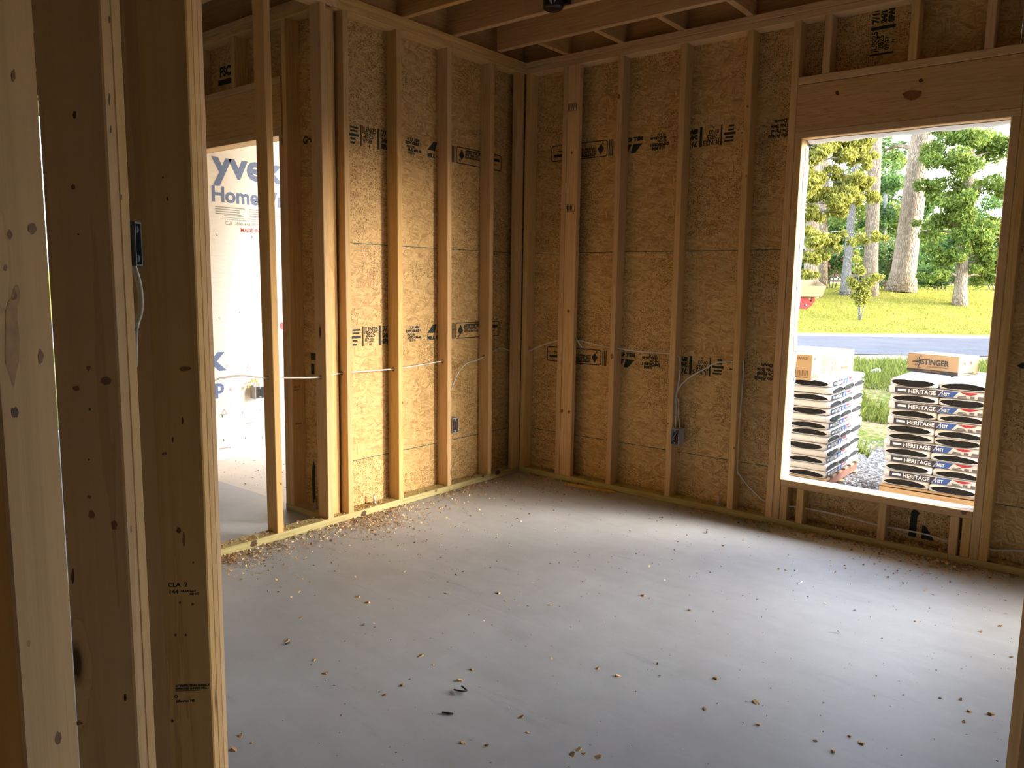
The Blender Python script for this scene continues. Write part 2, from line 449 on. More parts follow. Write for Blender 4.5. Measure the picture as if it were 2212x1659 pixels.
for x in (3.16, 3.57, 3.822, 4.865, 5.19, 5.6, 6.0, 6.4, 6.8):
    lumber(wr, 'stud', (x, 0, T), (0, 0, TOPZ-T), (1, 0, 0), T, (0, 1, 0), D, WOOD)
lumber(wr, 'sill_plate', (XL, 0, ZS-T), (XR-XL, 0, 0), (0, 1, 0), D, (0, 0, 1), T, WOOD)
lumber(wr, 'header_plate', (1.8135, 0, 2.098), (2.817-1.8135, 0, 0), (0, 1, 0), D, (0, 0, 1), T, WOOD)
lumber(wr, 'header', (1.8135, 0.001, 2.098+T), (2.817-1.8135, 0, 0), (0, 1, 0), T, (0, 0, 1), 0.235, WOOD2)
lumber(wr, 'header', (1.8135, D-T, 2.098+T), (2.817-1.8135, 0, 0), (0, 1, 0), T, (0, 0, 1), 0.235, WOOD2)
lumber(wr, 'header_plate', (1.8135, 0, 2.373), (2.817-1.8135, 0, 0), (0, 1, 0), D, (0, 0, 1), T, WOOD)
for x in (1.930, 2.331, 2.648):
    lumber(wr, 'cripple_stud', (x, 0, 2.4115), (0, 0, TOPZ-2.4115), (1, 0, 0), T, (0, 1, 0), D, WOOD)
for x in (1.8545, 1.942, 2.361, 2.687, 2.7395):
    lumber(wr, 'cripple_stud', (x, 0, T), (0, 0, ZS-2*T), (1, 0, 0), T, (0, 1, 0), D, WOOD)

# --- left wall (x = 0 is the room face of its studs)
wl = structure('wall_left', 'stud wall with strand board sheathing beside the entry')
YC = -1.538                      # the sheathed part ends at the entry wall
for k, (za, zb) in enumerate(rows):
    pn = panel(wl, 'x', YC, 0.10, za, zb, -D)
    PANELS[('l', k)] = pn
    if k < 3: edge_paint(pn, 0.10-YC, 'x', zb-za)
lumber(wl, 'bottom_plate', (0, -0.001, 0), (0, -3.2, 0), (-1, 0, 0), D, (0, 0, 1), T, TREATED)
lumber(wl, 'top_plate', (0, D, H-2*T), (0, -3.6, 0), (-1, 0, 0), D, (0, 0, 1), T, WOOD)
lumber(wl, 'top_plate', (0, -0.001, H-T), (0, -3.5, 0), (-1, 0, 0), D, (0, 0, 1), T, WOOD)
def lstud(pb, pt, name='stud', w=T, z0=T, z1=TOPZ, m=None):
    A = hit(pb, 0, 0.0); B = hit(pt, 0, 0.0)
    s = (B.y-A.y)/(B.z-A.z)
    return lumber(wl, name, (0, A.y, z0), (0, s*(z1-z0), z1-z0), (0, 1, 0), w, (-1, 0, 0), D, m or WOOD)
lumber(wl, 'stud', (0.0, -0.078, T), (0, -0.010, TOPZ-T), (0, 1, 0), 0.076, (-1, 0, 0), T, WOOD)
lstud((1053.9, 1024), (1060.9, 137)); lstud((966.9, 1047.9), (966.5, 102.3)); lstud((862.3, 1077.3), (856.5, 62.2))
lstud((753.4, 1109.6), (739, 17.5)); lstud((709.6, 1121.9), (690.2, 1.4)); lstud((599.8, 1150.9), (566, -40), m=WOODF)
for y in (-2.40, -2.80):
    lumber(wl, 'stud', (0, y, T), (0, 0, TOPZ-T), (0, 1, 0), T, (-1, 0, 0), D, WOOD)

# --- entry wall, square to the left wall, with the door opening
YE = -1.627
we = structure('wall_entry', 'stud wall with door opening and pine header behind the lone stud')
DX = -0.437; DX2 = -1.42
for k, (za, zb) in enumerate(rows):
    panel(we, 'y', DX, -D-0.012, za, zb, YE+D); panel(we, 'y', -3.6, DX2, za, zb, YE+D)
panel(we, 'y', DX2+0.001, DX-0.001, 2.10, 3.05, YE+D)
PANELS['e'] = panel(we, 'y', DX2+0.002, DX-0.002, 2.41, 2.69, YE+D-0.0003, thick=0.0002)
lumber(we, 'bottom_plate', (DX, YE, 0), (-D-DX, 0, 0), (0, 1, 0), D, (0, 0, 1), T, TREATED)
lumber(we, 'bottom_plate', (-3.6, YE, 0), (3.6+DX2, 0, 0), (0, 1, 0), D, (0, 0, 1), T, TREATED)
lumber(we, 'top_plate', (-3.6, YE, H-2*T), (3.6-D, 0, 0), (0, 1, 0), D, (0, 0, 1), T, WOOD)
lumber(we, 'top_plate', (-3.6, YE, H-T), (3.6-D, 0, 0), (0, 1, 0), D, (0, 0, 1), T, WOOD)
lumber(we, 'jack_stud', (DX, YE, T), (0.010, 0, 2.10-T), (1, 0, 0), T, (0, 1, 0), D, WOOD)
lumber(we, 'king_stud', (DX+T+0.001, YE, T), (0.012, 0, TOPZ-T), (1, 0, 0), T, (0, 1, 0), D, WOOD)
lumber(we, 'end_stud', (-0.052, YE+0.003, T), (0, 0, TOPZ-T), (-1, 0, 0), T, (0, 1, 0), D-0.003, WOOD)
lumber(we, 'jack_stud', (DX2, YE, T), (0, 0, 2.10-T), (-1, 0, 0), T, (0, 1, 0), D, WOOD)
lumber(we, 'king_stud', (DX2-T-0.001, YE, T), (0, 0, TOPZ-T), (-1, 0, 0), T, (0, 1, 0), D, WOOD)
HX0, HX1 = DX2-T, DX+T
for yy in (YE+0.001, YE+D-T):
    lumber(we, 'header', (HX0, yy, 2.10+T), (HX1-HX0, 0, 0), (0, 1, 0), T, (0, 0, 1), 0.235, WOOD2)
lumber(we, 'header_plate', (HX0, YE, 2.10), (HX1-HX0, 0, 0), (0, 1, 0), D, (0, 0, 1), T, WOOD)
lumber(we, 'header_plate', (HX0, YE, 2.374), (HX1-HX0, 0, 0), (0, 1, 0), D, (0, 0, 1), T, WOOD)
for x in (-0.875, -1.28):
    lumber(we, 'cripple_stud', (x, YE, 2.4125), (0, 0, TOPZ-2.4125), (1, 0, 0), T, (0, 1, 0), D, WOOD)
for x in (-2.0, -2.4, -2.8, -3.2, -3.6):
    lumber(we, 'stud', (x, YE, T), (0, 0, TOPZ-T), (1, 0, 0), T, (0, 1, 0), D, WOOD)

# --- angled wall the camera looks along (45 degrees), its studs on the left of the picture
wa = structure('wall_angled', 'bare stud wall set at an angle with doubled and tripled studs')
EU = Vector((-0.70711, 0.70711, 0)); EL = Vector((-0.70711, -0.70711, 0))      # along the wall, and away from the viewer's side
def ang(s, l, z=0.0):
    return Vector((CAM.x, CAM.y, 0)) + EU*s + EL*l + Vector((0, 0, z))
AW = 0.465
def astud(s0, w, depth=D, l0=AW, name='stud', m=None, z1=TOPZ):
    return lumber(wa, name, ang(s0, l0, T), (0, 0, z1-T), EU, w, EL, depth, m or WOODF)
for k in range(3): astud(1.613+0.0362*k, 0.0355, 0.0935 if k == 0 else D, name='king_stud' if k else 'jack_stud')
for k in range(2): astud(1.205+0.0381*k, 0.0376, 0.0914)
astud(1.642, 0.036, 0.089, AW+0.0945, 'corner_stud')
astud(0.882, 0.1283, 0.038, AW, 'flat_stud')
astud(0.80, T, 0.089, AW+0.03, 'corner_stud')
for s in (0.45, 0.04, -0.36, -0.77, -1.18): astud(s, T, D)
lumber(wa, 'bottom_plate', ang(1.722, AW, 0), ang(-1.2, AW, 0)-ang(1.722, AW, 0), EL, D, (0, 0, 1), T, TREATED)
lumber(wa, 'top_plate', ang(4.2, AW, H-2*T), ang(-1.2, AW, 0)-ang(4.2, AW, 0), EL, D, (0, 0, 1), T, WOOD)
lumber(wa, 'top_plate', ang(4.2, AW, H-T), ang(-1.2, AW, 0)-ang(4.2, AW, 0), EL, D, (0, 0, 1), T, WOOD)
# the jamb just at the right border
d_ = ray((2209.5, 1570)); jb = CAM + d_*1.40
lumber(wa, 'jamb_stud', (jb.x, jb.y, 0.0), (0, 0, TOPZ), (0.8, 0.6, 0), D, (-0.6, 0.8, 0), T, WOODF)

# --- porch wall in house wrap, beyond the door
HOUSEWRAP, nt_, b_s = new_mat('white_house_wrap'); g = G(nt_)
tc = g.n('TexCoord').outputs['Object']
wz = g.noise(g.mapping(tc, scale=(1, 1.2, 3.0)), 2.0, 4, 0.6, 0.8).outputs['Fac']
wz2 = g.noise(g.mapping(tc, rot=(0.7, 0, 0), scale=(1, 1, 5.0)), 3.0, 3, 0.5, 0.5).outputs['Fac']
g.l(g.mix(wz, (0.66, 0.68, 0.70), (0.74, 0.755, 0.77)), b_s.inputs['Base Color'])
b_s.inputs['Roughness'].default_value = 0.5
g.l(g.bump(g.math('ADD', wz, wz2), 0.5, 0.02), b_s.inputs['Normal'])
wp = structure('wall_porch', 'porch wall covered in white printed house wrap')
XT = -1.85
wrap = box('house_wrap', (XT-0.012, XT, YE+D+0.0125, 2.6, -0.004, 3.05), HOUSEWRAP, wp)

# --- ceiling joists, lookouts, rim and deck
ce = structure('ceiling', 'open ceiling of lumber joists and strand board deck', 'ceiling')
for i, y in enumerate((-0.312, -0.703, -1.100)):
    lumber(ce, 'joist', (-0.085 if i else 0.012, y, H), (7.0, 0, 0), (0, 1, 0), T, (0, 0, 1), JD, JOIST)
y = -1.506
while y > -12.8:
    lumber(ce, 'joist', (-5.9, y, H), (12.8, 0, 0), (0, 1, 0), T, (0, 0, 1), JD, JOIST); y -= 0.4064
for k, x in enumerate((0.300, 0.706, 1.109, 1.513, 1.92, 2.326, 2.732, 3.14, 3.55)):
    lumber(ce, 'lookout', (x, -0.272, H), (0, 0.355, 0), (1, 0, 0), T, (0, 0, 1), JD-0.02, JOIST)
lumber(ce, 'rim_board', (-D, 0.052, H), (7.0, 0, 0), (0, 1, 0), T, (0, 0, 1), JD, JOIST)
lumber(ce, 'rim_board', (-0.051, -1.5, H), (0, 1.54, 0), (-1, 0, 0), T, (0, 0, 1), JD, JOIST)
lumber(ce, 'rim_board', (-5.9, YE+0.051, H), (5.8, 0, 0), (0, 1, 0), T, (0, 0, 1), JD, JOIST)
xx = -6.0; kk = 0
while xx < 6.9:
    yy = -13.0
    while yy < -0.1:
        pz = box('deck_panel', (0, 1.216, 0, 2.43, 0, 0.018), OSB, ce)
        pz.location = (xx, yy, H+JD)
        uvl = pz.data.uv_layers.new(name='uv')
        for q in pz.data.polygons:
            for li in q.loop_indices:
                c_ = pz.data.vertices[pz.data.loops[li].vertex_index].co; uvl.data[li].uv = (c_.x+kk*1.3, c_.y)
        yy += 2.4384; kk += 1
    xx += 1.2192

# --- the rest of the house round the camera: outside walls and a gable roof
def shell_wall(name, plane, face, c0, c1, holes, label, inward):
    w = structure(name, label)
    cuts = sorted(holes)
    def strip(a, b_, za, zb):
        if b_-a > 0.01 and zb-za > 0.01: panel(w, plane, a, b_, za, zb, face)
    cur = c0
    for (a, b_, za, zb) in cuts:
        strip(cur, a, -0.1, H+JD); strip(a, b_, -0.1, za); strip(a, b_, zb, H+JD); cur = b_
    strip(cur, c1, -0.1, H+JD)
    x = c0+0.02
    while x < c1:
        hole = next((h for h in cuts if h[0]-T < x < h[1]), None)
        segs = [(T, TOPZ)] if hole is None else [(T, hole[2]), (hole[3]+0.27, TOPZ)]
        for za, zb in segs:
            if zb-za > 0.05:
                p = (x, face, za) if plane == 'y' else (face, x, za)
                lumber(w, 'stud', p, (0, 0, zb-za), (1, 0, 0) if plane == 'y' else (0, 1, 0), T, inward, D, WOOD)
        x += 0.4064
    return w
shell_wall('wall_back', 'y', -13.0, -6, 7, [(4.4, 5.6, 0.9, 2.1)], 'stud wall far behind the camera with one added window opening', (0, 1, 0))  # this window opening is added for fill light on the near studs
shell_wall('wall_east', 'x', 7.0, -13, 0.1, [], 'stud wall on the far right side with a window opening', (-1, 0, 0))
shell_wall('wall_west', 'x', -6.0, -13, YE, [], 'stud wall on the far left side with window openings', (1, 0, 0))
SHINGLE = plain('roof_felt', (0.05, 0.05, 0.055), 0.9)
rv = [(-6.8, -13.7, 2.78), (7.7, -13.7, 2.78), (7.7, -6.5, 6.9), (-6.8, -6.5, 6.9), (7.7, 0.62, 2.78), (-6.8, 0.62, 2.78)]
rv = rv + [(x, y, z+0.05) for x, y, z in rv]
rf = [(3, 2, 1, 0), (5, 4, 2, 3), (6, 7, 8, 9), (9, 8, 10, 11), (0, 1, 7, 6), (4, 5, 11, 10), (1, 2, 8, 7), (2, 4, 10, 8), (3, 0, 6, 9), (5, 3, 9, 11)]
roof = link('roof', mesh('roof', rv, rf, (SHINGLE,)))
roof['kind'] = 'structure'; roof['label'] = 'dark gable roof deck over the house'; roof['category'] = 'roof'

pr_ = prism('added_porch_roof', [(-2.2, 0.63), (0.1, 0.63), (0.1, 2.4), (-2.2, 2.4)], 2.78, 2.95, WOOD)  # added roof, out of view, blocks the high sky from the porch wall
pr_['kind'] = 'structure'; pr_['label'] = 'unseen flat lumber roof added to shade the porch wall'; pr_['category'] = 'roof'
# ------------------------------------------------------------------ outdoors
def gz(q):
    pts = [(-60, -0.42), (8.2, -0.42), (14.4, -0.02), (22.2, 0.0), (29, 1.25), (45, 1.6), (140, 2.0)]
    for (a, za), (b_, zb) in zip(pts, pts[1:]):
        if q <= b_: return za+(zb-za)*max(0, (q-a))/(b_-a)
    return 2.0
def gp(q, s, dz=0.0):
    return Vector((CAM.x, CAM.y, 0)) + NRM*q + SID*s + Vector((0, 0, gz(q)+dz))
def strip_mesh(name, qs, s0, s1, ns, mat_, dz=0.0, wob=0.0, zf=None):
    V = []; Fc = []; rnd = random.Random(len(name))
    for i, q in enumerate(qs):
        for k in range(ns+1):
            s = s0+(s1-s0)*k/ns
            w = wob*math.sin(s*1.7+i)+wob*0.7*math.sin(s*0.63+2*i) if i in (0, len(qs)-1) else 0
            p = gp(q+w, s, dz); V.append(p)
    for i in range(len(qs)-1):
        for k in range(ns):
            a = i*(ns+1)+k; Fc.append((a, a+1, a+ns+2, a+ns+1))
    return link(name, mesh(name, V, Fc, (mat_,)))
def ground_mat(name, stops, scale, rough=0.95, fine=40, fs=0.5, bmp=0.6, stretch=(1, 1, 1)):
    m, nt, b = new_mat(name); g = G(nt)
    tc = g.n('TexCoord').outputs['Object']
    mv = g.mapping(tc, scale=stretch)
    n1 = g.noise(mv, scale, 5, 0.65).outputs['Fac']; n2 = g.noise(tc, fine, 4, 0.7).outputs['Fac']
    f = g.math('ADD', g.math('MULTIPLY', n1, 1-fs), g.math('MULTIPLY', n2, fs))
    g.l(g.ramp(f, stops), b.inputs['Base Color']); b.inputs['Roughness'].default_value = rough
    b.inputs['Specular IOR Level'].default_value = 0.0
    g.l(g.bump(n2, bmp, 0.05), b.inputs['Normal'])
    return m
LAWN = ground_mat('mown_lawn', [(0.3, (0.09, 0.115, 0.018)), (0.5, (0.19, 0.195, 0.035)), (0.68, (0.28, 0.25, 0.065))], 1.2, fine=18)
ROUGH = ground_mat('rough_grass', [(0.34, (0.055, 0.085, 0.015)), (0.48, (0.12, 0.15, 0.035)), (0.56, (0.26, 0.20, 0.12)), (0.7, (0.34, 0.27, 0.17))], 0.9, fine=14)
SANDY = ground_mat('sandy_shoulder', [(0.3, (0.27, 0.22, 0.16)), (0.7, (0.40, 0.34, 0.26))], 2.0, fine=25)
ASPH = ground_mat('asphalt', [(0.3, (0.085, 0.09, 0.10)), (0.7, (0.14, 0.14, 0.155))], 0.8, fine=30, stretch=(1, 1, 1), bmp=0.2)
GRAVEL, nt_, b_s = new_mat('crushed_gravel'); g = G(nt_)
tc = g.n('TexCoord').outputs['Object']
vo = g.voro(tc, 42); s3 = g.n('SeparateColor'); g.l(vo.outputs['Color'], s3.inputs[0])
c_ = g.ramp(s3.outputs[0], [(0.0, (0.12, 0.116, 0.11)), (0.5, (0.25, 0.243, 0.235)), (1.0, (0.42, 0.405, 0.39))])
g.l(c_, b_s.inputs['Base Color']); b_s.inputs['Roughness'].default_value = 0.9
g.l(g.bump(g.math('SUBTRACT', 1.0, vo.outputs['Distance']), 0.8, 0.03), b_s.inputs['Normal'])
def st(o, label, cat):
    o['kind'] = 'structure'; o['label'] = label; o['category'] = cat; return o
GROUND = st(strip_mesh('ground', [-60, -20, 0, 4, 8.2, 8.8], -80, 80, 40, GRAVEL, 0, 0.12), 'grey crushed gravel yard around the house', 'gravel')
VERGE = st(strip_mesh('grass_verge', [8.1, 8.6, 9.5, 11, 12.5, 14.4], -60, 60, 120, ROUGH, 0.004, 0.15), 'rough green grass between gravel and road', 'grass')
st(strip_mesh('road_shoulder', [14.2, 15.2, 21.6, 22.3], -90, 90, 60, SANDY, 0.008, 0.05), 'sandy shoulder along the road', 'road edge')
st(strip_mesh('road', [15.5, 21.0], -90, 90, 30, ASPH, 0.02), 'grey asphalt road', 'road')
LAWN_O = st(strip_mesh('lawn', [22.2, 23, 25, 27, 29, 31, 35, 45, 80, 140], -90, 90, 60, LAWN, 0.012, 0.05), 'sunny yellow green lawn across the road', 'lawn')

rng = np.random.default_rng(11)
def leaf_mat(name, a, b_, trans=0.35):
    m, nt, bs = new_mat(name); g = G(nt)
    geo = g.n('NewGeometry').outputs['Random Per Island']
    c = g.ramp(geo, [(0.0, a), (0.6, b_), (1.0, tuple(min(1, 1.35*k) for k in b_))])
    g.l(c, bs.inputs['Base Color']); bs.inputs['Roughness'].default_value = 0.55; bs.inputs['Specular IOR Level'].default_value = 0.1
    tr = g.n('BsdfTranslucent'); g.l(c, tr.inputs[0])
    mx = g.n('MixShader'); mx.inputs[0].default_value = trans; g.l(bs.outputs[0], mx.inputs[1]); g.l(tr.outputs[0], mx.inputs[2])
    g.l(mx.outputs[0], nt.nodes['Material Output'].inputs[0])
    return m
LEAF_Y = leaf_mat('yellow_green_leaf', (0.13, 0.15, 0.025), (0.30, 0.285, 0.06))
LEAF_G = leaf_mat('green_leaf', (0.065, 0.115, 0.022), (0.19, 0.25, 0.05))
LEAF_D = leaf_mat('dark_green_leaf', (0.04, 0.085, 0.03), (0.10, 0.17, 0.045))
LEAF_N = leaf_mat('pine_needle', (0.05, 0.11, 0.035), (0.14, 0.22, 0.07))
GRASS = leaf_mat('grass_blade', (0.065, 0.10, 0.018), (0.18, 0.21, 0.045))
def bark(name, a, b_, sc=1.0):
    m, nt, bs = new_mat(name); g = G(nt)
    tc = g.n('TexCoord').outputs['Object']
    v = g.voro(g.mapping(tc, scale=(17*sc, 17*sc, 5*sc)), 1.0, 'DISTANCE_TO_EDGE').outputs['Distance']
    n = g.noise(g.mapping(tc, scale=(6, 6, 1.5)), 2.0, 4, 0.7).outputs['Fac']
    e = g.math('MULTIPLY', v, 3.2, clamp=True)
    c = g.mix(n, a, b_)
    g.l(c, bs.inputs['Base Color']); bs.inputs['Roughness'].default_value = 0.9; bs.inputs['Specular IOR Level'].default_value = 0.1
    g.l(g.bump(e, 0.9, 0.05), bs.inputs['Normal'])
    return m
BARK_P = bark('pine_bark', (0.28, 0.21, 0.155), (0.48, 0.38, 0.29))
BARK_G = bark('grey_bark', (0.22, 0.21, 0.20), (0.40, 0.38, 0.36), 1.6)

def leaves(centers, radii, n, size, droop=0.3, shell=0.55, slim=0.38):
    centers = np.asarray(centers, float); radii = np.asarray(radii, float)
    w = radii.mean(1)**2; idx = rng.choice(len(centers), n, p=w/w.sum())
    d = rng.normal(size=(n, 3)); d /= np.linalg.norm(d, axis=1)[:, None]
    r = (shell+(1-shell)*rng.random(n))[:, None]*(0.72+0.4*rng.random((n, 1)))
    P = centers[idx]+d*r*radii[idx]
    a = rng.normal(size=(n, 3)); a[:, 2] = a[:, 2]*0.6-droop*2.0; a /= np.linalg.norm(a, axis=1)[:, None]
    b_ = np.cross(a, rng.normal(size=(n, 3))); b_ /= np.linalg.norm(b_, axis=1)[:, None]
    s = (size*(0.6+0.8*rng.random(n)))[:, None]
    return np.stack([P-a*s*0.5, P+b_*s*slim*0.5, P+a*s*0.5, P-b_*s*slim*0.5], 1)
def trunk_obj(root, base, top, r0, r1, mat_, name='trunk', seg=14, bend=0.0, flare=1.35):
    base = Vector(base); top = Vector(top); pts = []; rr = []
    for i in range(11):
        t = i/10; p = base.lerp(top, t)+Vector((math.sin(t*3.1)*bend, math.cos(t*2.3)*bend*0.6, 0))
        pts.append(p); rr.append((r0+(r1-r0)*t)*(1+(flare-1)*max(0, 1-t*9)))
    return tube(name, pts, rr, mat_, root, seg)
def branches(root, pts_pairs, mat_):
    for a, b_, r in pts_pairs:
        a = Vector(a); b_ = Vector(b_); m_ = a.lerp(b_, 0.5)+Vector((0, 0, 0.12*(b_-a).length))
        tube('branch', smooth_path([a, m_, b_], 4), [r*(1-0.75*i/8) for i in range(9)], mat_, root, 6)
def tree(name, label, q, px_base, top_px, r0, r1, barkm, blobs, n, size, leafm, droop=0.3, group=None, lower=None, q_top=None, bend=0.0, shell=0.55):
    """blobs: (px, py, radius m, depth offset m)"""
    b0 = at_depth(px_base, q); b0.z = gz(q)-0.05
    t0 = at_depth(top_px, q_top or q)
    root = thing(name, label, 'tree', b0, 0, group)
    trunk_obj(root, (0, 0, 0), t0-b0, r0, r1, barkm, bend=bend)
    cs = []; rs = []; prs = []
    for (px, py, rad, dq) in blobs:
        c = at_depth((px, py), q+dq)-b0
        k = 5
        for _ in range(k):
            dv = Vector((random.gauss(0, 1), random.gauss(0, 1), random.gauss(0, 0.7)))*rad*0.45
            cs.append(tuple(c+dv)); rs.append((rad*0.55, rad*0.55, rad*0.42))
        tt = min(0.97, max(0.15, (c.z-0.3)/max(0.5, (t0-b0).z)))
        prs.append(((t0-b0)*tt, c, max(0.02, r1*0.35)))
    branches(root, prs, barkm)
    fo = link('foliage', quads_mesh('foliage', leaves(cs, rs, n, size, droop, shell), leafm), root)
    fo['kind'] = 'stuff'
    return root
# the tall trunks
tree('pine_tree', 'tall straight pine with thick brown bark standing nearest the fence', 29, (1946, 626), (2012, 150), 0.43, 0.36, BARK_P,
     [(1900, 330, 0.9, 2), (2030, 280, 1.0, 1.5), (1960, 170, 1.5, 1)], 2600, 0.22, LEAF_N, 0.0)
tree('pine_tree', 'pine trunk rising behind the small yellow shrub', 28, (1880, 622), (1906, -130), 0.24, 0.19, BARK_P, [(1909, -110, 1.4, 0.5)], 1500, 0.22, LEAF_N, 0.0)
tree('pine_tree', 'pale pine trunk half hidden by yellow leaves, beside its darker twin', 27.5, (1752, 622), (1762, 120), 0.24, 0.20, BARK_P, [(1740, 150, 1.4, 1)], 1500, 0.22, LEAF_N, 0.0)
tree('pine_tree', 'dark pine trunk just behind the pale one at the window edge', 30, (1772, 622), (1803, -400), 0.21, 0.16, BARK_P, [(1805, -380, 1.4, 0.5)], 1500, 0.22, LEAF_N, 0.0)
tree('hardwood_tree', 'slim grey leaning trunk left of the small yellow shrub', 28, (1826, 628), (1852, 300), 0.17, 0.10, BARK_G,
     [(1850, 470, 0.8, 1.5), (1840, 400, 0.9, 1.5)], 2500, 0.15, LEAF_G)
tree('oak_tree', 'yellow green leafy tree glowing in the sun at window side', 25.5, (1700, 640), (1735, 200), 0.16, 0.1, BARK_G,
     [(1755, 330, 0.62, 0), (1800, 320, 0.62, 0), (1850, 335, 0.55, 0), (1770, 390, 0.6, 0), (1820, 395, 0.58, 0), (1868, 385, 0.4, 0), (1745, 430, 0.5, 0),
      (1790, 440, 0.5, 0), (1840, 425, 0.45, 0), (1880, 420, 0.28, 0), (1865, 350, 0.35, 0), (1760, 520, 0.5, -0.3), (1800, 520, 0.34, -0.3), (1850, 518, 0.34, -0.3),
      (1885, 512, 0.28, -0.3), (1745, 560, 0.42, -0.3), (1785, 545, 0.35, -0.3), (1730, 480, 0.5, 0), (1790, 260, 0.8, 0), (1860, 280, 0.6, 0), (1700, 350, 0.9, 0), (1720, 250, 0.9, 0), (1775, 300, 0.6, 0), (1825, 300, 0.6, 0), (1870, 310, 0.4, 0), (1740, 380, 0.6, 0), (1800, 420, 0.5, 0), (1815, 460, 0.35, 0), (1765, 470, 0.4, 0), (1745, 600, 0.3, -0.3)], 52000, 0.125, LEAF_Y, 0.7)
tree('hardwood_tree', 'broad green leafy tree on the sunny lawn by the window jamb', 26.5, (2076, 622), (2100, 250), 0.20, 0.14, BARK_P,
     [(2050, 330, 0.75, 0), (2110, 300, 0.85, 0), (2160, 330, 0.85, 0), (2030, 400, 0.6, 0.2), (2085, 400, 0.75, 0), (2150, 410, 0.8, 0), (2030, 480, 0.55, 0.2),
      (2080, 480, 0.65, -0.3), (2140, 490, 0.75, 0), (2010, 545, 0.45, 0), (2050, 550, 0.5, -0.4), (2110, 550, 0.55, -0.2), (2160, 560, 0.55, 0), (2010, 590, 0.32, -0.3), (2035, 595, 0.3, -0.3),
      (2130, 600, 0.4, 0.3), (2100, 240, 1.0, 0), (2200, 400, 1.0, 0), (2210, 520, 0.9, 0), (2040, 270, 0.6, 0.5), (2085, 350, 0.6, -0.7), (2080, 430, 0.6, -0.7), (2085, 500, 0.55, -0.7), (2080, 555, 0.35, -0.6), (2120, 520, 0.5, -0.5), (2050, 440, 0.5, -0.4), (2000, 500, 0.35, 0), (2140, 570, 0.4, -0.4)], 52000, 0.13, LEAF_G, 0.45)
bgs = []
for i, (px, py, r_) in enumerate([(1745, 560, 1.4), (1800, 545, 1.3), (1850, 480, 1.3), (1915, 480, 1.3), (1920, 560, 1.3), (1985, 520, 1.4), (1905, 400, 1.0), (1925, 340, 0.9), (1990, 440, 1.0), (2060, 540, 1.5), (2130, 520, 1.5), (1830, 590, 1.0), (1910, 600, 1.0), (1990, 590, 1.0), (2090, 600, 1.2), (2150, 600, 1.2), (1780, 480, 1.1), (2190, 590, 1.4), (1700, 580, 1.5), (1850, 560, 0.9)]):
    bgs.append((px, py, r_, (i % 4)*1.6))
bgs = [(a, b_, c_*1.05, d_*0.3) for a, b_, c_, d_ in bgs]
for k, (lab, sub, lm) in enumerate((('dense dark green tree closing the view behind the pines', bgs[0::2], LEAF_D), ('mid green tree in the thicket behind the fence', bgs[1::2], LEAF_G))):
    px = (1905, 2010)[k]
    tree('thicket_tree', lab, 36.5+6.5*k, (px, 620), (px+8, 420), 0.12, 0.08, BARK_G, sub, 42000, 0.19, lm, 0.3)
extra = [(1760+45*k, 470+30*((k*7) % 4), 1.5, (k % 3)*0.6) for k in range(10)] + [(1760+55*k, 585, 1.1, 0.5*(k % 2)) for k in range(8)] + [(1740, 400, 1.3, 1), (1930, 420, 1.0, 1), (2010, 500, 1.1, 0), (2120, 430, 1.3, 1)]
tree('thicket_tree', 'tangled green growth filling the far background', 49.5, (1960, 618), (1966, 440), 0.12, 0.08, BARK_G, extra, 50000, 0.22, LEAF_D, 0.3)
for k, (px, lab) in enumerate(((1395, 'green tree behind the lawn, beyond the stud wall beside the window'), (1595, 'dark tree behind the lawn, just past the window edge'), (2340, 'broad dark tree behind the lawn past the window jamb'), (2545, 'green tree behind the lawn past the jamb, farther along'))):
    tree('thicket_tree', lab, 31.5, (px, 620), (px+6, 380), 0.13, 0.08, BARK_G, [(px+random.uniform(-30, 30), random.uniform(320, 590), 1.0, random.uniform(0, 0.5)) for _ in range(10)], 22000, 0.19, (LEAF_G, LEAF_D)[k % 2], 0.3)
# unseen shrubs and trees added to keep sky light off yard, road and porch
def screen_tree(name, label, x, y, z0, w, h, n, dx=1.0, lm=None):
    root = thing(name, label, 'tree', (x, y, z0), 0, name.replace('_', ' ')+' row')
    trunk_obj(root, (0, 0, -0.05), (0, 0, h*0.8), 0.12, 0.05, BARK_G)
    cs = [(random.uniform(-w, w)*dx, random.uniform(-w, w), h*(0.12+0.8*random.random())) for _ in range(16)]
    f_ = link('foliage', quads_mesh('foliage', leaves(cs, [(w*0.5, w*0.5, h*0.16)]*16, n, 0.22, 0.2, 0.2), lm or LEAF_D), root); f_['kind'] = 'stuff'
for k in range(3):
    screen_tree('added_shade_shrub', 'unseen dense evergreen shrub added to shade the yard, %s' % ('nearest the house', 'between two others', 'nearest the road')[k], 6.2+0.3*k, 3.7+2.5*k, -0.42, 0.85, 2.9+0.4*k, 11000)
for k in range(3):
    screen_tree('added_shade_tree', 'unseen leafy tree added to shade the road, %s' % ('nearest the house', 'between two others', 'farthest from the house')[k], 12.6+0.8*k, 13.5+6.2*k, 0.0, 2.3, 9.5, 30000)
for k in range(1):  # added out of view to cut the sky light on the porch wall
    screen_tree('added_porch_shade_tree', 'unseen leafy tree added to shade the porch wall', -3.2-2.2*k, 5.2+0.6*k, -0.3, 1.5, 5.5, 9000)
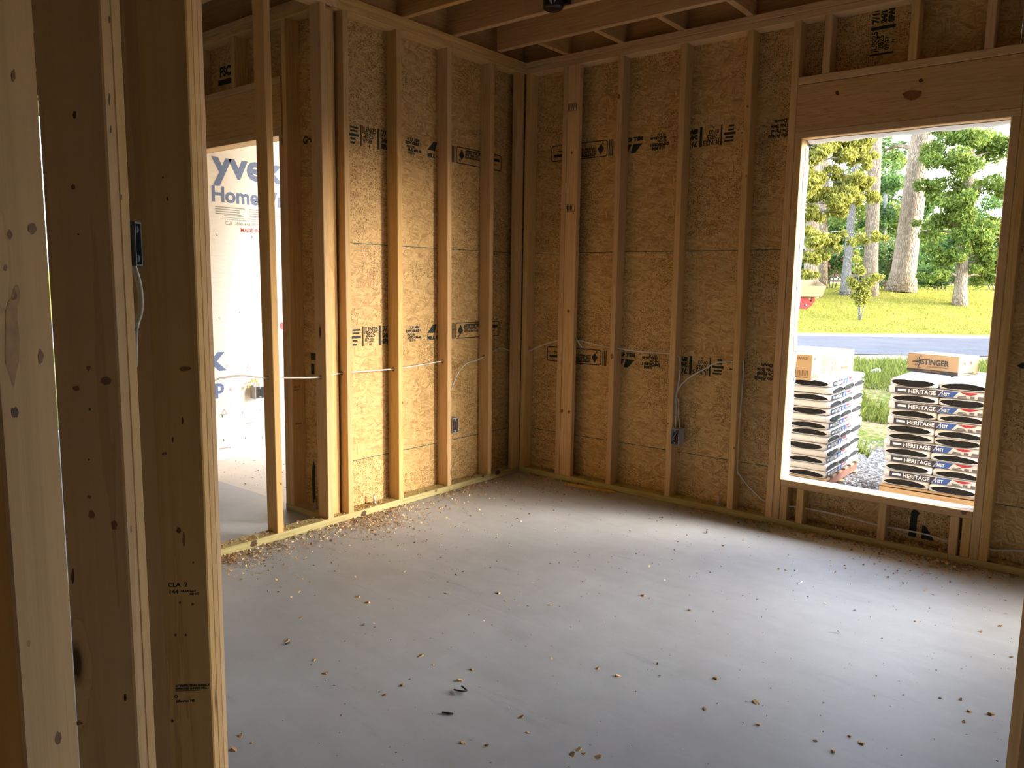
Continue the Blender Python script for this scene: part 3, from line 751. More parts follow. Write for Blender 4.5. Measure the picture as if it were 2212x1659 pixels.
# small shrub on the lawn
sb = at_depth((1859, 672), 24); sb.z = gz(24)
sh = thing('lawn_shrub', 'small yellow green shrub standing alone on the lawn', 'shrub', sb)
for k in range(7):
    tip = at_depth((1859+random.uniform(-28, 28), random.uniform(570, 640)), 24)-sb
    tube('stem', smooth_path([(random.uniform(-.05, .05), 0, 0), tip*0.5+Vector((0, 0, 0.1)), tip], 3), [0.018-0.0025*i for i in range(7)], BARK_G, sh, 5)
cs = []; rs = []
for (px, py, r_) in [(1858, 640, 0.2), (1845, 615, 0.22), (1875, 610, 0.24), (1890, 600, 0.2), (1858, 585, 0.2), (1850, 560, 0.16), (1838, 605, 0.15), (1862, 625, 0.25), (1850, 545, 0.1), (1905, 598, 0.1), (1855, 655, 0.14), (1868, 650, 0.13), (1848, 640, 0.16), (1872, 635, 0.18)]:
    c = at_depth((px, py), 24)-sb; cs.append(tuple(c)); rs.append((r_, r_, r_*0.8))
f_ = link('foliage', quads_mesh('foliage', leaves(cs, rs, 5600, 0.085, 0.3, 0.3), LEAF_Y), sh); f_['kind'] = 'stuff'
# bushes and rail fence at the far side of the lawn
PINK = leaf_mat('pink_blossom', (0.45, 0.12, 0.16), (0.65, 0.22, 0.26))
def bush(name, label, px, q, w, h, lm, n, pink=0):
    b0 = at_depth((px, 620), q); b0.z = gz(q)
    root = thing(name, label, 'bush', b0)
    for k in range(4):
        tube('stem', [(0.1*k-0.15, 0, 0), (0.25*k-0.4, 0.1, h*0.5)], [0.03, 0.015], BARK_G, root, 5)
    cs = [(random.uniform(-w, w), random.uniform(-w, w)*0.5, random.uniform(0.25, 0.85)*h) for _ in range(9)]
    f_ = link('foliage', quads_mesh('foliage', leaves(cs, [(w*0.5, w*0.5, h*0.28)]*9, n, 0.11, 0.2, 0.3), lm), root); f_['kind'] = 'stuff'
    if pink:
        f_ = link('blossom', quads_mesh('blossom', leaves(cs, [(w*0.55, w*0.55, h*0.33)]*9, pink, 0.09, 0, 0.8, 0.8), PINK), root); f_['kind'] = 'stuff'
bush('flowering_bush', 'green bush with a few pink blossoms between the tall pine trunks', 1908, 30.6, 0.6, 2.3, LEAF_D, 3500, 90)
bush('flowering_bush', 'dark bush with red blossoms behind the twin pine trunks', 1795, 31.2, 0.6, 1.6, LEAF_D, 3500, 120)
bush('hedge_bush', 'low dark bush at the foot of the broad tree', 2030, 30.4, 0.7, 1.1, LEAF_D, 3500)
bush('hedge_bush', 'low green bush by the fence behind the broad tree', 2150, 30.4, 0.8, 1.2, LEAF_G, 4000)
FENCE = plain('weathered_rail', (0.10, 0.075, 0.06), 0.9, var=0.3, scale=8)
f0 = at_depth((1800, 620), 32.9); f0.z = gz(32.9)
fe = thing('rail_fence', 'dark weathered rail fence along the far edge of the lawn', 'fence', f0)
for k in range(5):
    p = SID*(k*2.2-1.0); box('fence_post', (p.x-0.05, p.x+0.05, p.y-0.05, p.y+0.05, -0.1, 0.6), FENCE, fe)
for z in (0.22, 0.45):
    a_ = SID*(-1.5)+Vector((0, 0, z)); lumber(fe, 'fence_rail', a_, SID*10.0, NRM, 0.04, (0, 0, 1), 0.11, FENCE)

# grass blades on the verge and at the gravel edge
def blades(name, par, n, qlo, qhi, slo, shi, hlo, hhi, m, wid=0.008, dens=None):
    q = qlo+(qhi-qlo)*rng.random(n)**1.2; s = q*(slo+(shi-slo)*rng.random(n))
    if dens is not None:
        keep = np.array([dens(a, b_) for a, b_ in zip(q, s)]); q, s = q[keep], s[keep]; n = len(q)
    base = np.array([gp(a, b_) for a, b_ in zip(q, s)])
    hgt = (hlo+(hhi-hlo)*rng.random(n)**2)[:, None]
    lean = rng.normal(size=(n, 3))*0.35; lean[:, 2] = 1
    side = rng.normal(size=(n, 3)); side[:, 2] = 0; side /= np.linalg.norm(side, axis=1)[:, None]
    w = wid*(0.6+0.8*rng.random((n, 1)))
    tip = base+lean*hgt
    co = np.stack([base-side*w, base+side*w, tip+side*w*0.15, tip-side*w*0.15], 1)
    o = link(name, quads_mesh(name, co, m), par); o['kind'] = 'stuff'; return o
def patchy(q, s):
    v = math.sin(q*2.1+s*1.3)+math.sin(s*2.7-q*0.9)+math.sin(q*0.8+s*3.9)
    return v > (1.1 if q < 9.2 else 0.0 if q < 10.6 else -1.6 if q < 11.6 else -3)
blades('grass_blades', VERGE, 34000, 8.0, 14.4, 0.32, 0.70, 0.04, 0.17, GRASS, 0.009, patchy)
blades('grass_blades', LAWN_O, 24000, 22.4, 30, 0.30, 0.70, 0.02, 0.09, leaf_mat('lawn_blade', (0.16, 0.15, 0.03), (0.28, 0.25, 0.065)), 0.014)
b0 = hit((1873, 990), 2, -0.42)
co = []
for k in range(40):
    a_ = random.uniform(0, 2*PI); h_ = random.uniform(0.05, 0.14); l_ = random.uniform(0.3, 0.9)
    tip = Vector((math.cos(a_)*l_*h_, math.sin(a_)*l_*h_, h_)); sd_ = Vector((-math.sin(a_), math.cos(a_), 0))*0.004
    co.append([b0-sd_, b0+sd_, b0+tip+sd_*0.2, b0+tip-sd_*0.2])
tf = link('grass_tuft', quads_mesh('grass_tuft', np.array([[tuple(q) for q in r_] for r_ in co]), GRASS))
tag(tf, 'small tuft of grass growing alone in the gravel between the pallets', 'grass', kind='stuff')
# loose stones of the gravel
def pebbles(n):
    V = []; Fc = []
    for _ in range(n):
        q = random.uniform(5.2, 8.6); s = q*random.uniform(0.38, 0.62)
        c = gp(q, s); r_ = random.uniform(0.008, 0.022); o = len(V)
        for (x, y, z) in ((1, 0, .2), (-.4, .9, .2), (-.6, -.8, .2), (0, 0, .9)):
            V.append((c.x+x*r_*random.uniform(.7, 1.3), c.y+y*r_*random.uniform(.7, 1.3), c.z+z*r_))
        Fc += [(o, o+1, o+3), (o+1, o+2, o+3), (o+2, o, o+3)]
    return V, Fc
STONE, nt_, b_s = new_mat('gravel_stone'); g = G(nt_)
g.l(g.ramp(g.n('NewGeometry').outputs['Random Per Island'], [(0, (0.10, 0.096, 0.092)), (0.6, (0.22, 0.215, 0.21)), (1, (0.38, 0.37, 0.35))]), b_s.inputs['Base Color'])
v_, f_ = pebbles(4500)
link('gravel_stones', mesh('gravel_stones', v_, f_, (STONE,)), GROUND)['kind'] = 'stuff'
# ------------------------------------------------------------------ shingle pallets outside the window
WRAP, nt_, b_s = new_mat('white_plastic_wrap'); g = G(nt_)
tc = g.n('TexCoord').outputs['Object']
rn = g.n('ObjectInfo').outputs['Random']
ad = g.vmath('ADD', g.mapping(tc, rot=(0, 0, 0.5), scale=(6, 6, 60)), g.n('CombineXYZ').outputs[0])
g.l(g.math('MULTIPLY', rn, 40.0), nt_.nodes[-1].inputs[0])
wz = g.noise(ad, 1.0, 3, 0.6, 1.0).outputs['Fac']
g.l(g.mix(wz, (0.60, 0.62, 0.64), (0.72, 0.735, 0.75)), b_s.inputs['Base Color'])
b_s.inputs['Roughness'].default_value = 0.35
g.l(g.bump(wz, 0.5, 0.01), b_s.inputs['Normal'])
ASPHALT = plain('black_shingle_edge', (0.010, 0.010, 0.011), 0.85, var=0.5, scale=150, bump=0.4)
NAVY = plain('navy_print', (0.022, 0.022, 0.055), 0.5)
BLUE = plain('blue_print', (0.015, 0.07, 0.30), 0.5)
RED = plain('red_print', (0.33, 0.012, 0.03), 0.5)
WHITEP = plain('white_print', (0.70, 0.71, 0.73), 0.5)
GREYP = plain('grey_print', (0.10, 0.10, 0.12), 0.5)
BL, BW, BH = 1.0, 0.333, 0.0597
def bundle_mesh(seed):
    rnd = random.Random(seed); V = []; Fc = []
    nx = 13; prof = []
    hw, hh = BW/2-0.003, BH/2-0.002
    for k in range(16):
        a = 2*PI*k/16; c_, s_ = math.cos(a), math.sin(a)
        prof.append((hw*math.copysign(abs(c_)**0.22, c_), hh*math.copysign(abs(s_)**0.30, s_)))
    for i in range(nx+1):
        t = i/nx; x = -BL/2+BL*t
        e = 1-0.07*max(0, 1-min(t, 1-t)*26)
        for (y, z) in prof:
            V.append((x, y*(1-0.02*(1-e)), z*e*(1+rnd.uniform(-0.015, 0.015)) - rnd.uniform(0, 0.0006)))
    for i in range(nx):
        for k in range(16):
            Fc.append((i*16+k, (i+1)*16+k, (i+1)*16+(k+1) % 16, i*16+(k+1) % 16))
    Fc.append(tuple(range(16))); Fc.append(tuple(nx*16+k for k in range(15, -1, -1)))
    return mesh('wrapper', V, Fc, (WRAP,), smooth=True)
def edge_mesh(seed):
    """the dark layered shingle edges that show through the open end of a bundle: a lens with ridges"""
    rnd = random.Random(seed); V = []; Fc = []
    ny = 22; bend = rnd.choice((0.004, 0.006, -0.004, 0.002)); h0 = rnd.uniform(0.019, 0.024); off = rnd.uniform(-0.01, 0.01)
    nl = 9
    for i in range(ny+1):
        u = -1+2*i/ny; y = u*0.148+off
        h = h0*(1-abs(u)**2.6)**0.6+0.0012
        zc = -bend*abs(u)*1.6+bend*0.8+rnd.uniform(-0.0008, 0.0008)
        for k in range(nl+1):
            z = zc+h*(2*k/nl-1)
            V.append(((0.006 if k % 2 else 0.001)+0.004*(1-abs(u)), y, z))
    for i in range(ny):
        for k in range(nl):
            a = i*(nl+1)+k; Fc.append((a, a+nl+1, a+nl+2, a+1))
    return mesh('shingle_edges', V, Fc, (ASPHALT,))
W_M = [bundle_mesh(i) for i in range(3)]
E_M = [edge_mesh(20+i) for i in range(5)]
def flat(pts): return [(x, 0.0, z) for x, z in pts]
pz_ = [(flat([(-0.455, -0.022), (-0.165, -0.022), (-0.135, 0.023), (-0.455, 0.023)]), [(0, 1, 2, 3)], 0),
       (flat([(-0.158, -0.022), (-0.062, -0.022), (-0.028, 0.023), (-0.126, 0.023)]), [(0, 1, 2, 3)], 1)]
arc = [(-0.022+0.125*k/8, 0.023-0.020*math.sin(PI*k/8)) for k in range(9)]
pz_.append((flat(arc), [tuple(range(9))], 2))
for (a, b_, c_, d) in ((-0.035, 0.03, -0.021, -0.013), (-0.028, 0.022, -0.010, -0.004), (0.045, 0.075, -0.021, -0.003), (0.095, 0.14, -0.021, 0.0)):
    pz_.append((flat([(a, c_), (b_, c_), (b_, d), (a, d)]), [(0, 1, 2, 3)], 3))
pz_.append((flat([(-0.435, -0.007), (-0.375, -0.007), (-0.375, 0.009), (-0.435, 0.009)]), [(0, 1, 2, 3)], 4))
v_, f_, m_ = join_geo([(v, f, k) for v, f, k in pz_])
for i in range(len(v_)-4, len(v_)): v_[i] = (v_[i][0], -0.0008, v_[i][2])
PRINT_M = mesh('printed_band', v_, f_, (NAVY, BLUE, RED, GREYP, WHITEP), fmat=m_)
MARK_M = mesh('seal_mark', flat([(-0.245, 0.020), (-0.225, 0.018), (-0.227, 0.031), (-0.247, 0.033)]), [(0, 1, 2, 3)], (GREYP,))
T_HER = text_mesh('HERITAGE', 0.042, WHITEP, 0.0009, 0.97)
T_HST = text_mesh('HST', 0.034, WHITEP, 0.001, 0.85)
def bundle(label, group, loc, rz, side, ends, seed):
    """side: +1 / -1 / 0 long side that carries the print outwards; ends: which open ends to build"""
    t = thing('shingle_bundle', label, 'shingles', loc, rz, group)
    w = link('wrapper', W_M[seed % 3], t); w.location = (0, 0, BH/2)
    for e in ends:
        o = link('shingle_edges', E_M[seed*7 % 5 if e > 0 else (seed*3+1) % 5], t)
        o.location = (e*(BL/2+0.0004), 0, BH/2); o.rotation_euler = (0, 0, 0 if e > 0 else PI)
    if side:
        o = link('printed_band', PRINT_M, t); o.location = (0, side*(-BW/2-0.0008), BH/2+0.0)
        if side < 0: o.rotation_euler = (0, 0, PI)
        for me, x, z in ((T_HER, -0.362, -0.015), (T_HST, -0.137, -0.014)):
            q = link('lettering', me, o); q.matrix_local = basis((x, -0.0012, z), (1, 0, 0), (0, 0, 1), (0, -1, 0))
        q = link('seal_mark', MARK_M, t); q.location = (0, side*(-BW/2-0.001), BH/2-0.004)
        if side < 0: q.rotation_euler = (0, 0, PI)
    return t
SEQ = 'EHEHEHEEHEHEHE'
NTH = ['bottom', 'second', 'third', 'fourth', 'fifth', 'sixth', 'seventh', 'eighth', 'ninth', 'tenth', 'eleventh', 'twelfth', 'thirteenth', 'top']
def stack(x0, y0, zb, under, grp, print_right, zs=1.0):
    """a pallet load, front left corner at x0, y0"""
    for i, c_ in enumerate(SEQ):
        z = zb+i*BH*zs; jit = random.uniform(-0.012, 0.012)
        for k in range(3):
            off = (k+0.5)*BW+0.0005*k
            dx, dy = random.uniform(-0.008, 0.008), random.uniform(-0.01, 0.008)
            if c_ == 'E':
                where = ('nearest the other load', 'in the middle', 'farthest from the other load')[2-k if print_right else k]
                bundle('shingle bundle end out %s, %s layer, under %s' % (where, NTH[i], under), grp, (x0+off+jit, y0+BL/2+dy, z), PI/2, 1 if print_right and k == 2 else 0, (-1, 1), i*3+k).scale = (1, 1, zs)
            else:
                where = ('on the house side', 'in the middle', 'on the road side')[k]
                bundle('shingle bundle laid lengthwise %s, %s layer, under %s' % (where, NTH[i], under), grp, (x0+BL/2+dx, y0+off+jit, z), 0, 1 if k == 0 else 0, (1, -1), i*3+k).scale = (1, 1, zs)
stack(1.872, 2.205, -0.186, 'nail cartons', 'shingle bundles under the nail cartons', False)
stack(0.360, 2.500, -0.300, 'vent cartons', 'shingle bundles under the vent cartons', True, 1.012)
PALLET_R = wood('red_painted_pallet_wood', (0.34, 0.14, 0.10), (0.18, 0.07, 0.05), knots=0.3, tint=0.3)
def pallet(x0, y0, label, zt, zb=-0.42, red=False):
    t = thing('pallet', label, 'pallet', (x0, y0, zb))
    h = zt-zb
    for k in range(3):           # stringers
        x = 0.02+k*0.47
        lumber(t, 'stringer', (x, 0, 0.018), (0, 1.02, 0), (1, 0, 0), T, (0, 0, 1), h-0.036, PALLET_R if red else PALLET)
    for k in range(6):
        lumber(t, 'deck_board', (0, 0.005+k*0.183, h-0.0165), (1.02, 0, 0), (0, 1, 0), 0.10, (0, 0, 1), 0.016, PALLET)
    for k in range(3):
        lumber(t, 'bottom_board', (0, 0.005+k*0.455, 0.001), (1.02, 0, 0), (0, 1, 0), 0.10, (0, 0, 1), 0.016, PALLET)
    lumber(t, 'lead_board', (0.0, -0.019, 0.03), (1.02, 0, 0), (0, 1, 0), 0.018, (0, 0, 1), h-0.05, PALLET) if not red else None
    return t
pallet(1.862, 2.205, 'weathered wooden pallet directly under the shingle load with the nail cartons', -0.187, -0.303)
pallet(1.868, 2.215, 'lower weathered pallet on the gravel, beneath another loaded pallet', -0.304)
pallet(0.350, 2.500, 'wooden pallet with reddish stringers under the shingle load with the long carton', -0.301, red=True)

# ------------------------------------------------------------------ cartons
KRAFT = plain('brown_cardboard', (0.34, 0.225, 0.115), 0.8, var=0.07, scale=25)
KRAFT2 = plain('pale_cardboard', (0.36, 0.25, 0.13), 0.8, var=0.07, scale=25)
DARKP = plain('dark_carton_print', (0.035, 0.03, 0.03), 0.7)
BROWNP = plain('brown_carton_print', (0.13, 0.075, 0.035), 0.7)
TAPE = plain('clear_tape', (0.46, 0.36, 0.22), 0.25)
def carton(name, label, loc, rz, lx, ly, lz, mat_, group=None):
    t = thing(name, label, 'carton', loc, rz, group)
    b = box('carton_body', (0, lx, 0, ly, 0, lz-0.004), mat_, t, 0.004)
    for k, (a, c_) in enumerate(((0.001, ly/2-0.001), (ly/2+0.001, ly-0.001))):
        box('top_flap', (0.001, lx-0.001, a, c_, lz-0.004, lz), mat_, t)
    box('tape_strip', (0.0, lx, ly/2-0.024, ly/2+0.024, lz, lz+0.0006), TAPE, t)
    return t
def rect(parent, name, mat_, x0, x1, z0, z1, face, L=0.0, W=0.0):
    """a flat printed patch on a carton face: 'front' (-y), 'right' (+x at L), 'left' (-x)"""
    if face == 'front': v = [(x0, -0.001, z0), (x1, -0.001, z0), (x1, -0.001, z1), (x0, -0.001, z1)]
    else: v = [(L+0.001, x0, z0), (L+0.001, x1, z0), (L+0.001, x1, z1), (L+0.001, x0, z1)]
    return link(name, mesh(name, v, [(0, 1, 2, 3)], (mat_,)), parent)
# nail carton: front face from (1.892,2.493) to (2.269,2.58)
ZT = -0.186+14*BH
cz = math.atan2(2.58-2.493, 2.269-1.892)
nc = carton('nail_carton', 'brown nail carton with a scorpion mark on the shingle load', (1.853, 2.846, ZT), math.radians(-20), 0.423, 0.29, 0.150, KRAFT)
rect(nc, 'printed_band', DARKP, 0.0, 0.423, 0.0, 0.026, 'front')
text(nc, 'STINGER', 0.062, DARKP, (0.118, -0.0015, 0.066), (1, 0, 0), (0, 0, 1), 0.0022, 0.92)
text(nc, 'COIL ROOFING NAILS', 0.017, DARKP, (0.168, -0.0015, 0.047), (1, 0, 0), (0, 0, 1), 0.0, 1.0)
text(nc, 'COLLATED FASTENERS', 0.014, KRAFT2, (0.14, -0.0018, 0.009), (1, 0, 0), (0, 0, 1))
sc_ = []           # the scorpion: body, tail, claws and legs in flat strokes
def stroke(pts, w):
    V = []; n = len(pts)
    for i, (x, z) in enumerate(pts):
        a = pts[max(i-1, 0)]; b_ = pts[min(i+1, n-1)]
        dx, dz = b_[0]-a[0], b_[1]-a[1]; L_ = math.hypot(dx, dz) or 1
        ww = w*(1-0.6*i/(n-1)); V += [(x-dz/L_*ww, -0.0015, z+dx/L_*ww), (x+dz/L_*ww, -0.0015, z-dx/L_*ww)]
    return V, [(2*i, 2*i+1, 2*i+3, 2*i+2) for i in range(n-1)], 0
sc_.append(stroke([(0.118, 0.084), (0.10, 0.086), (0.085, 0.084), (0.072, 0.083)], 0.014))
sc_.append(stroke([(0.08, 0.084), (0.065, 0.084), (0.05, 0.083), (0.042, 0.082)], 0.007))
for s_ in (-1, 1):
    for x in (0.078, 0.092, 0.106):
        sc_.append(stroke([(x, 0.084+s_*0.010), (x-0.010, 0.084+s_*0.026), (x-0.002, 0.084+s_*0.040)], 0.0028))
    sc_.append(stroke([(0.112, 0.084+s_*0.010), (0.098, 0.084+s_*0.034), (0.104, 0.084+s_*0.050), (0.124, 0.084+s_*0.047)], 0.004))
v_, f_, m_ = join_geo(sc_)
link('scorpion_mark', mesh('scorpion_mark', v_, f_, (DARKP,)), nc)
lb = rect(nc, 'paper_label', KRAFT2, 0.012, 0.235, 0.004, 0.135, 'right', 0.423)
for k, (a, b_, z) in enumerate(((0.03, 0.22, 0.055), (0.03, 0.22, 0.047), (0.03, 0.16, 0.039), (0.07, 0.22, 0.012), (0.07, 0.22, 0.017))):
    rect(nc, 'print_line', DARKP if k > 2 else BROWNP, a, b_, z, z+(0.004 if k > 2 else 0.0015), 'right', 0.424)
text(nc, '1¼', 0.034, DARKP, (0.4255, 0.05, 0.085), (0, 1, 0), (0, 0, 1), 0.001)
text(nc, '7/8', 0.034, DARKP, (0.4255, 0.14, 0.085), (0, 1, 0), (0, 0, 1), 0.001)
nc2 = carton('nail_carton', 'second brown carton, half hidden behind the scorpion nail carton', (2.42, 2.95, ZT), 0.0, 0.36, 0.29, 0.145, KRAFT)
rect(nc2, 'printed_band', DARKP, 0.0, 0.36, 0.0, 0.026, 'front')
# long vent carton on the other load: right face from (1.265,2.26) to (1.334,3.29)
LZ = 0.215
ZT2 = -0.300+14*BH*1.012
lcp = hit((1752, 823), 2, ZT2)
lc = carton('vent_carton', 'long brown carton with printed vent drawing on the shingle load', (lcp.x-0.50*math.cos(-0.067), lcp.y-0.50*math.sin(-0.067), ZT2), -0.067, 0.50, 0.98, LZ, KRAFT2)
X_ = 0.502
for k in range(7):
    rect(lc, 'print_line', BROWNP, 0.20, 0.20+(0.13, 0.20, 0.18, 0.17, 0.10, 0.13, 0.08)[k], 0.185-0.021*k-0.010, 0.185-0.021*k, 'right', X_-0.0015)
rect(lc, 'print_line', DARKP, 0.03, 0.85, 0.197, 0.201, 'right', X_-0.0015)
rect(lc, 'print_line', DARKP, 0.03, 0.075, 0.17, 0.192, 'right', X_-0.0015)
vv = []
def stroke_r(pts, w):
    V, Fc, k = stroke(pts, w); return [(X_, x, z) for x, y, z in V], Fc, 0
for pts in ([(0.42, 0.165), (0.50, 0.15), (0.57, 0.185), (0.66, 0.025)], [(0.42, 0.165), (0.46, 0.12), (0.54, 0.04), (0.57, 0.022), (0.60, 0.018), (0.66, 0.025)], [(0.50, 0.15), (0.57, 0.05), (0.60, 0.018)], [(0.46, 0.12), (0.53, 0.115), (0.62, 0.10)]):
    vv.append(stroke_r(pts, 0.003))
el = [(0.435+0.022*math.cos(a*PI/8), 0.055+0.042*math.sin(a*PI/8)) for a in range(17)]
vv.append(stroke_r(el, 0.004))
v_, f_, m_ = join_geo(vv); link('vent_drawing', mesh('vent_drawing', v_, f_, (BROWNP,)), lc)
text(lc, 'Roof vent', 0.045, BROWNP, (X_, 0.84, 0.075), (0, -1, 0), (0, 0, -1), 0.001)
text(lc, 'low profile', 0.03, BROWNP, (X_, 0.84, 0.13), (0, -1, 0), (0, 0, -1))
text(lc, 'Vent', 0.05, BROWNP, (X_, 0.03, 0.02), (0, 1, 0), (0, 0, 1))
text(lc, 'ADVANCE', 0.03, BROWNP, (0.32, -0.0015, 0.175), (1, 0, 0), (0, 0, 1), 0.001)
for k in range(12):
    rect(lc, 'bar_mark', BROWNP, 0.34+0.011*k, 0.34+0.011*k+0.004+0.003*(k % 2), 0.035, 0.085, 'front')
rect(lc, 'print_line', BROWNP, 0.02, 0.47, 0.022, 0.028, 'front')
rect(lc, 'print_line', BROWNP, 0.24, 0.44, 0.10, 0.103, 'front')
lc2 = carton('vent_carton', 'brown carton behind the long vent carton, only its top edge seen', (0.30, 2.60, ZT2), 0.03, 0.40, 0.62, 0.235, KRAFT2)

# ------------------------------------------------------------------ red lift arm carrying an open carton
REDP = plain('red_machine_paint', (0.50, 0.030, 0.020), 0.4)
STEEL = plain('bare_steel', (0.45, 0.45, 0.46), 0.35, 0.9)
RUBBER = plain('black_rubber', (0.012, 0.012, 0.013), 0.7)
QL = 12.0
o0 = at_depth((1727, 667), QL)
la = thing('lift_arm', 'red steel lift arm end with bolt holes, beside the window wrap', 'machine', (o0.x, o0.y, gz(QL)), YAW)
hz_ = o0.z-gz(QL)
def pxz(px, py):
    p = at_depth((px, py), QL)-o0; return (p.dot(SID), p.z+hz_)
poly = [pxz(1700, 667), pxz(1741, 668), pxz(1752, 660), pxz(1759, 650), pxz(1758, 642), pxz(1754, 641.5), pxz(1751, 648), pxz(1747, 648), pxz(1744, 642), pxz(1700, 643)]
n = len(poly)
v_ = [(x, -0.03, z) for x, z in poly]+[(x, 0.03, z) for x, z in poly]
f_ = [tuple(range(n)), tuple(range(2*n-1, n-1, -1))]+[((i+1) % n, i, i+n, (i+1) % n+n) for i in range(n)]
link('arm_plate', mesh('arm_plate', v_, f_, (REDP,)), la)
def disc(parent, name, c, r, mat_, y0=-0.034, y1=0.034):
    tube(name, [(c[0], y0, c[1]), (c[0], y1, c[1])], r, mat_, parent, 14)
disc(la, 'pin', pxz(1739, 659), 0.021, RUBBER, -0.035, 0.035); disc(la, 'pin_head', pxz(1739, 659), 0.012, STEEL, -0.040, 0.040); disc(la, 'pin', pxz(1750.5, 649.5), 0.013, RUBBER, -0.036, 0.036)
for q in ((1734, 654), (1735, 664), (1745, 655)): disc(la, 'bolt', pxz(*q), 0.005, RUBBER, -0.036, 0.036)
xa, za = pxz(1700, 655)
lumber(la, 'boom', (xa-1.5, -0.05, za-0.11), (1.55, 0, 0), (0, 1, 0), 0.10, (0, 0, 1), 0.16, REDP)
for x in (pxz(1724, 655)[0]-0.03, xa-1.4):
    lumber(la, 'leg', (x, -0.02, 0), (0, 0, za), (1, 0, 0), 0.03, (0, 1, 0), 0.04, REDP)
# the open carton on the arm
tb = at_depth((1727, 640), QL)
tz = o0.z + (pxz(1727, 643)[1]-hz_)+0.024
tr = thing('open_carton', 'open topped cardboard tray sitting on the red lift arm', 'carton', (tb.x, tb.y, tz), YAW)
bw_ = pxz(1766, 640)[0]-pxz(1727, 640)[0]; th = pxz(1727, 606)[1]-pxz(1727, 642)[1]
def quad_slab(name, a, b_, c_, d, parent, mat_, th_=0.006):
    P = [Vector(q) for q in (a, b_, c_, d)]; nn = (P[1]-P[0]).cross(P[3]-P[0]).normalized()*th_
    v = P+[q+nn for q in P]
    return link(name, mesh(name, v, [(0, 1, 2, 3), (7, 6, 5, 4), (0, 4, 5, 1), (1, 5, 6, 2), (2, 6, 7, 3), (3, 7, 4, 0)], (mat_,)), parent)
X0, X1, Y0, Y1 = -0.7, bw_, -0.16, 0.22
quad_slab('tray_bottom', (X0, Y0, 0), (X0, Y1, 0), (X1, Y1, 0), (X1, Y0, 0), tr, KRAFT)
quad_slab('tray_side', (X0, Y0, 0), (X1, Y0, 0), (X1+0.05, Y0-0.02, th*0.62), (X0, Y0-0.02, th*0.62), tr, KRAFT2)
quad_slab('tray_side', (X1, Y1, 0), (X0, Y1, 0), (X0, Y1+0.02, th), (X1+0.05, Y1+0.02, th), tr, KRAFT2)
quad_slab('tray_side', (X1, Y0, 0), (X1, Y1, 0), (X1+0.055, Y1+0.02, th), (X1+0.05, Y0-0.02, th*0.62), tr, KRAFT2)
# a yellow stake and a scrap of litter on the verge
def ground_hit(px, dz):
    q = 9.0
    for _ in range(40):
        p = at_depth(px, q); q += (p.z-gz(q)-dz)*3.0
    return at_depth(px, q)
yst = ground_hit((1862, 893), 0.012); yst2 = ground_hit((1872, 876), 0.05)
tag(tube('marker_stake', [yst, yst2], 0.014, plain('yellow_plastic', (0.50, 0.36, 0.03), 0.5)), 'short yellow stake lying in the grass between the pallet loads', 'stake')
lt = at_depth((1883, 782), 13.0); lt.z = gz(13)+0.03
lit = tube('litter_cup', [lt+Vector((0, 0, 0.0)), lt+Vector((0.1, 0, 0.02)), lt+Vector((0.14, 0, 0.02))], [0.03, 0.045, 0.046], plain('white_paper', (0.5, 0.5, 0.5), 0.7), None, 12)
tag(lit, 'small white cup lying in the grass by the road', 'litter')

# ------------------------------------------------------------------ house wrap at the window and its print
WBLUE = plain('wrap_blue_ink', (0.10, 0.16, 0.34), 0.6); WRED = plain('wrap_red_ink', (0.45, 0.03, 0.04), 0.6); WGREY = plain('wrap_grey_ink', (0.28, 0.29, 0.31), 0.6)
DKBLUE = plain('wrap_dark_blue_ink', (0.03, 0.07, 0.22), 0.6)
V = []; Fc = []; nz = 40
for i in range(nz+1):            # flap along the left reveal
    z = ZS+0.001+(ZH-ZS-0.03)*i/nz
    e = 0.062+0.010*math.sin(i*0.5)+0.006*math.sin(i*1.7)-(0.03*max(0, 1-i/2.5))
    for (x, y) in ((XL+0.001, e-0.004), (XL+0.004, e), (XL+0.006, e+0.02), (XL+0.004+0.003*math.sin(i*0.9), 0.104), (XL-0.004, 0.114), (XL-0.05, 0.1135)):
        V.append((x, y, z))
    if i:
        for k in range(5): a = (i-1)*6+k; Fc.append((a, a+1, a+7, a+6))
fl = link('wrap_flap', mesh('wrap_flap', V, Fc, (HOUSEWRAP,), smooth=True), wr)
V = []; Fc = []
for i in range(41):              # over the outer half of the sill
    x = XL+0.004+(XR-XL-0.008)*i/40
    e = 0.046+0.006*math.sin(i*0.8)+0.003*math.sin(i*2.3)
    for (y, z) in ((e, ZS+0.0008), (e+0.012, ZS+0.004+0.002*math.sin(i)), (0.100, ZS+0.003), (0.112, ZS-0.004), (0.1125, ZS-0.09)): V.append((x, y, z))
    if i:
        for k in range(4): a = (i-1)*5+k; Fc.append((a, a+5, a+6, a+1))
link('wrap_flap', mesh('wrap_flap', V, Fc, (HOUSEWRAP,), smooth=True), wr)
V = []; Fc = []
for i in range(41):              # and along the head
    x = XL+0.004+(XR-XL-0.008)*i/40
    e = 0.05+0.008*math.sin(i*0.37+1)
    for (y, z) in ((e, ZH-0.001), (0.09, ZH-0.006), (0.112, ZH-0.012-0.003*math.sin(i*0.9)), (0.113, ZH+0.08)): V.append((x, y, z))
    if i:
        for k in range(3): a = (i-1)*4+k; Fc.append((a, a+1, a+5, a+4))
link('wrap_flap', mesh('wrap_flap', V, Fc, (HOUSEWRAP,), smooth=True), wr)
def on_flap(name, y0, y1, z0, z1, m):
    return link(name, mesh(name, [(XL+0.0095, y0, z0), (XL+0.0095, y1, z0), (XL+0.0095, y1, z1), (XL+0.0095, y0, z1)], [(0, 1, 2, 3)], (m,)), fl)
zz = lambda py: hit((1722, py), 0, XL).z
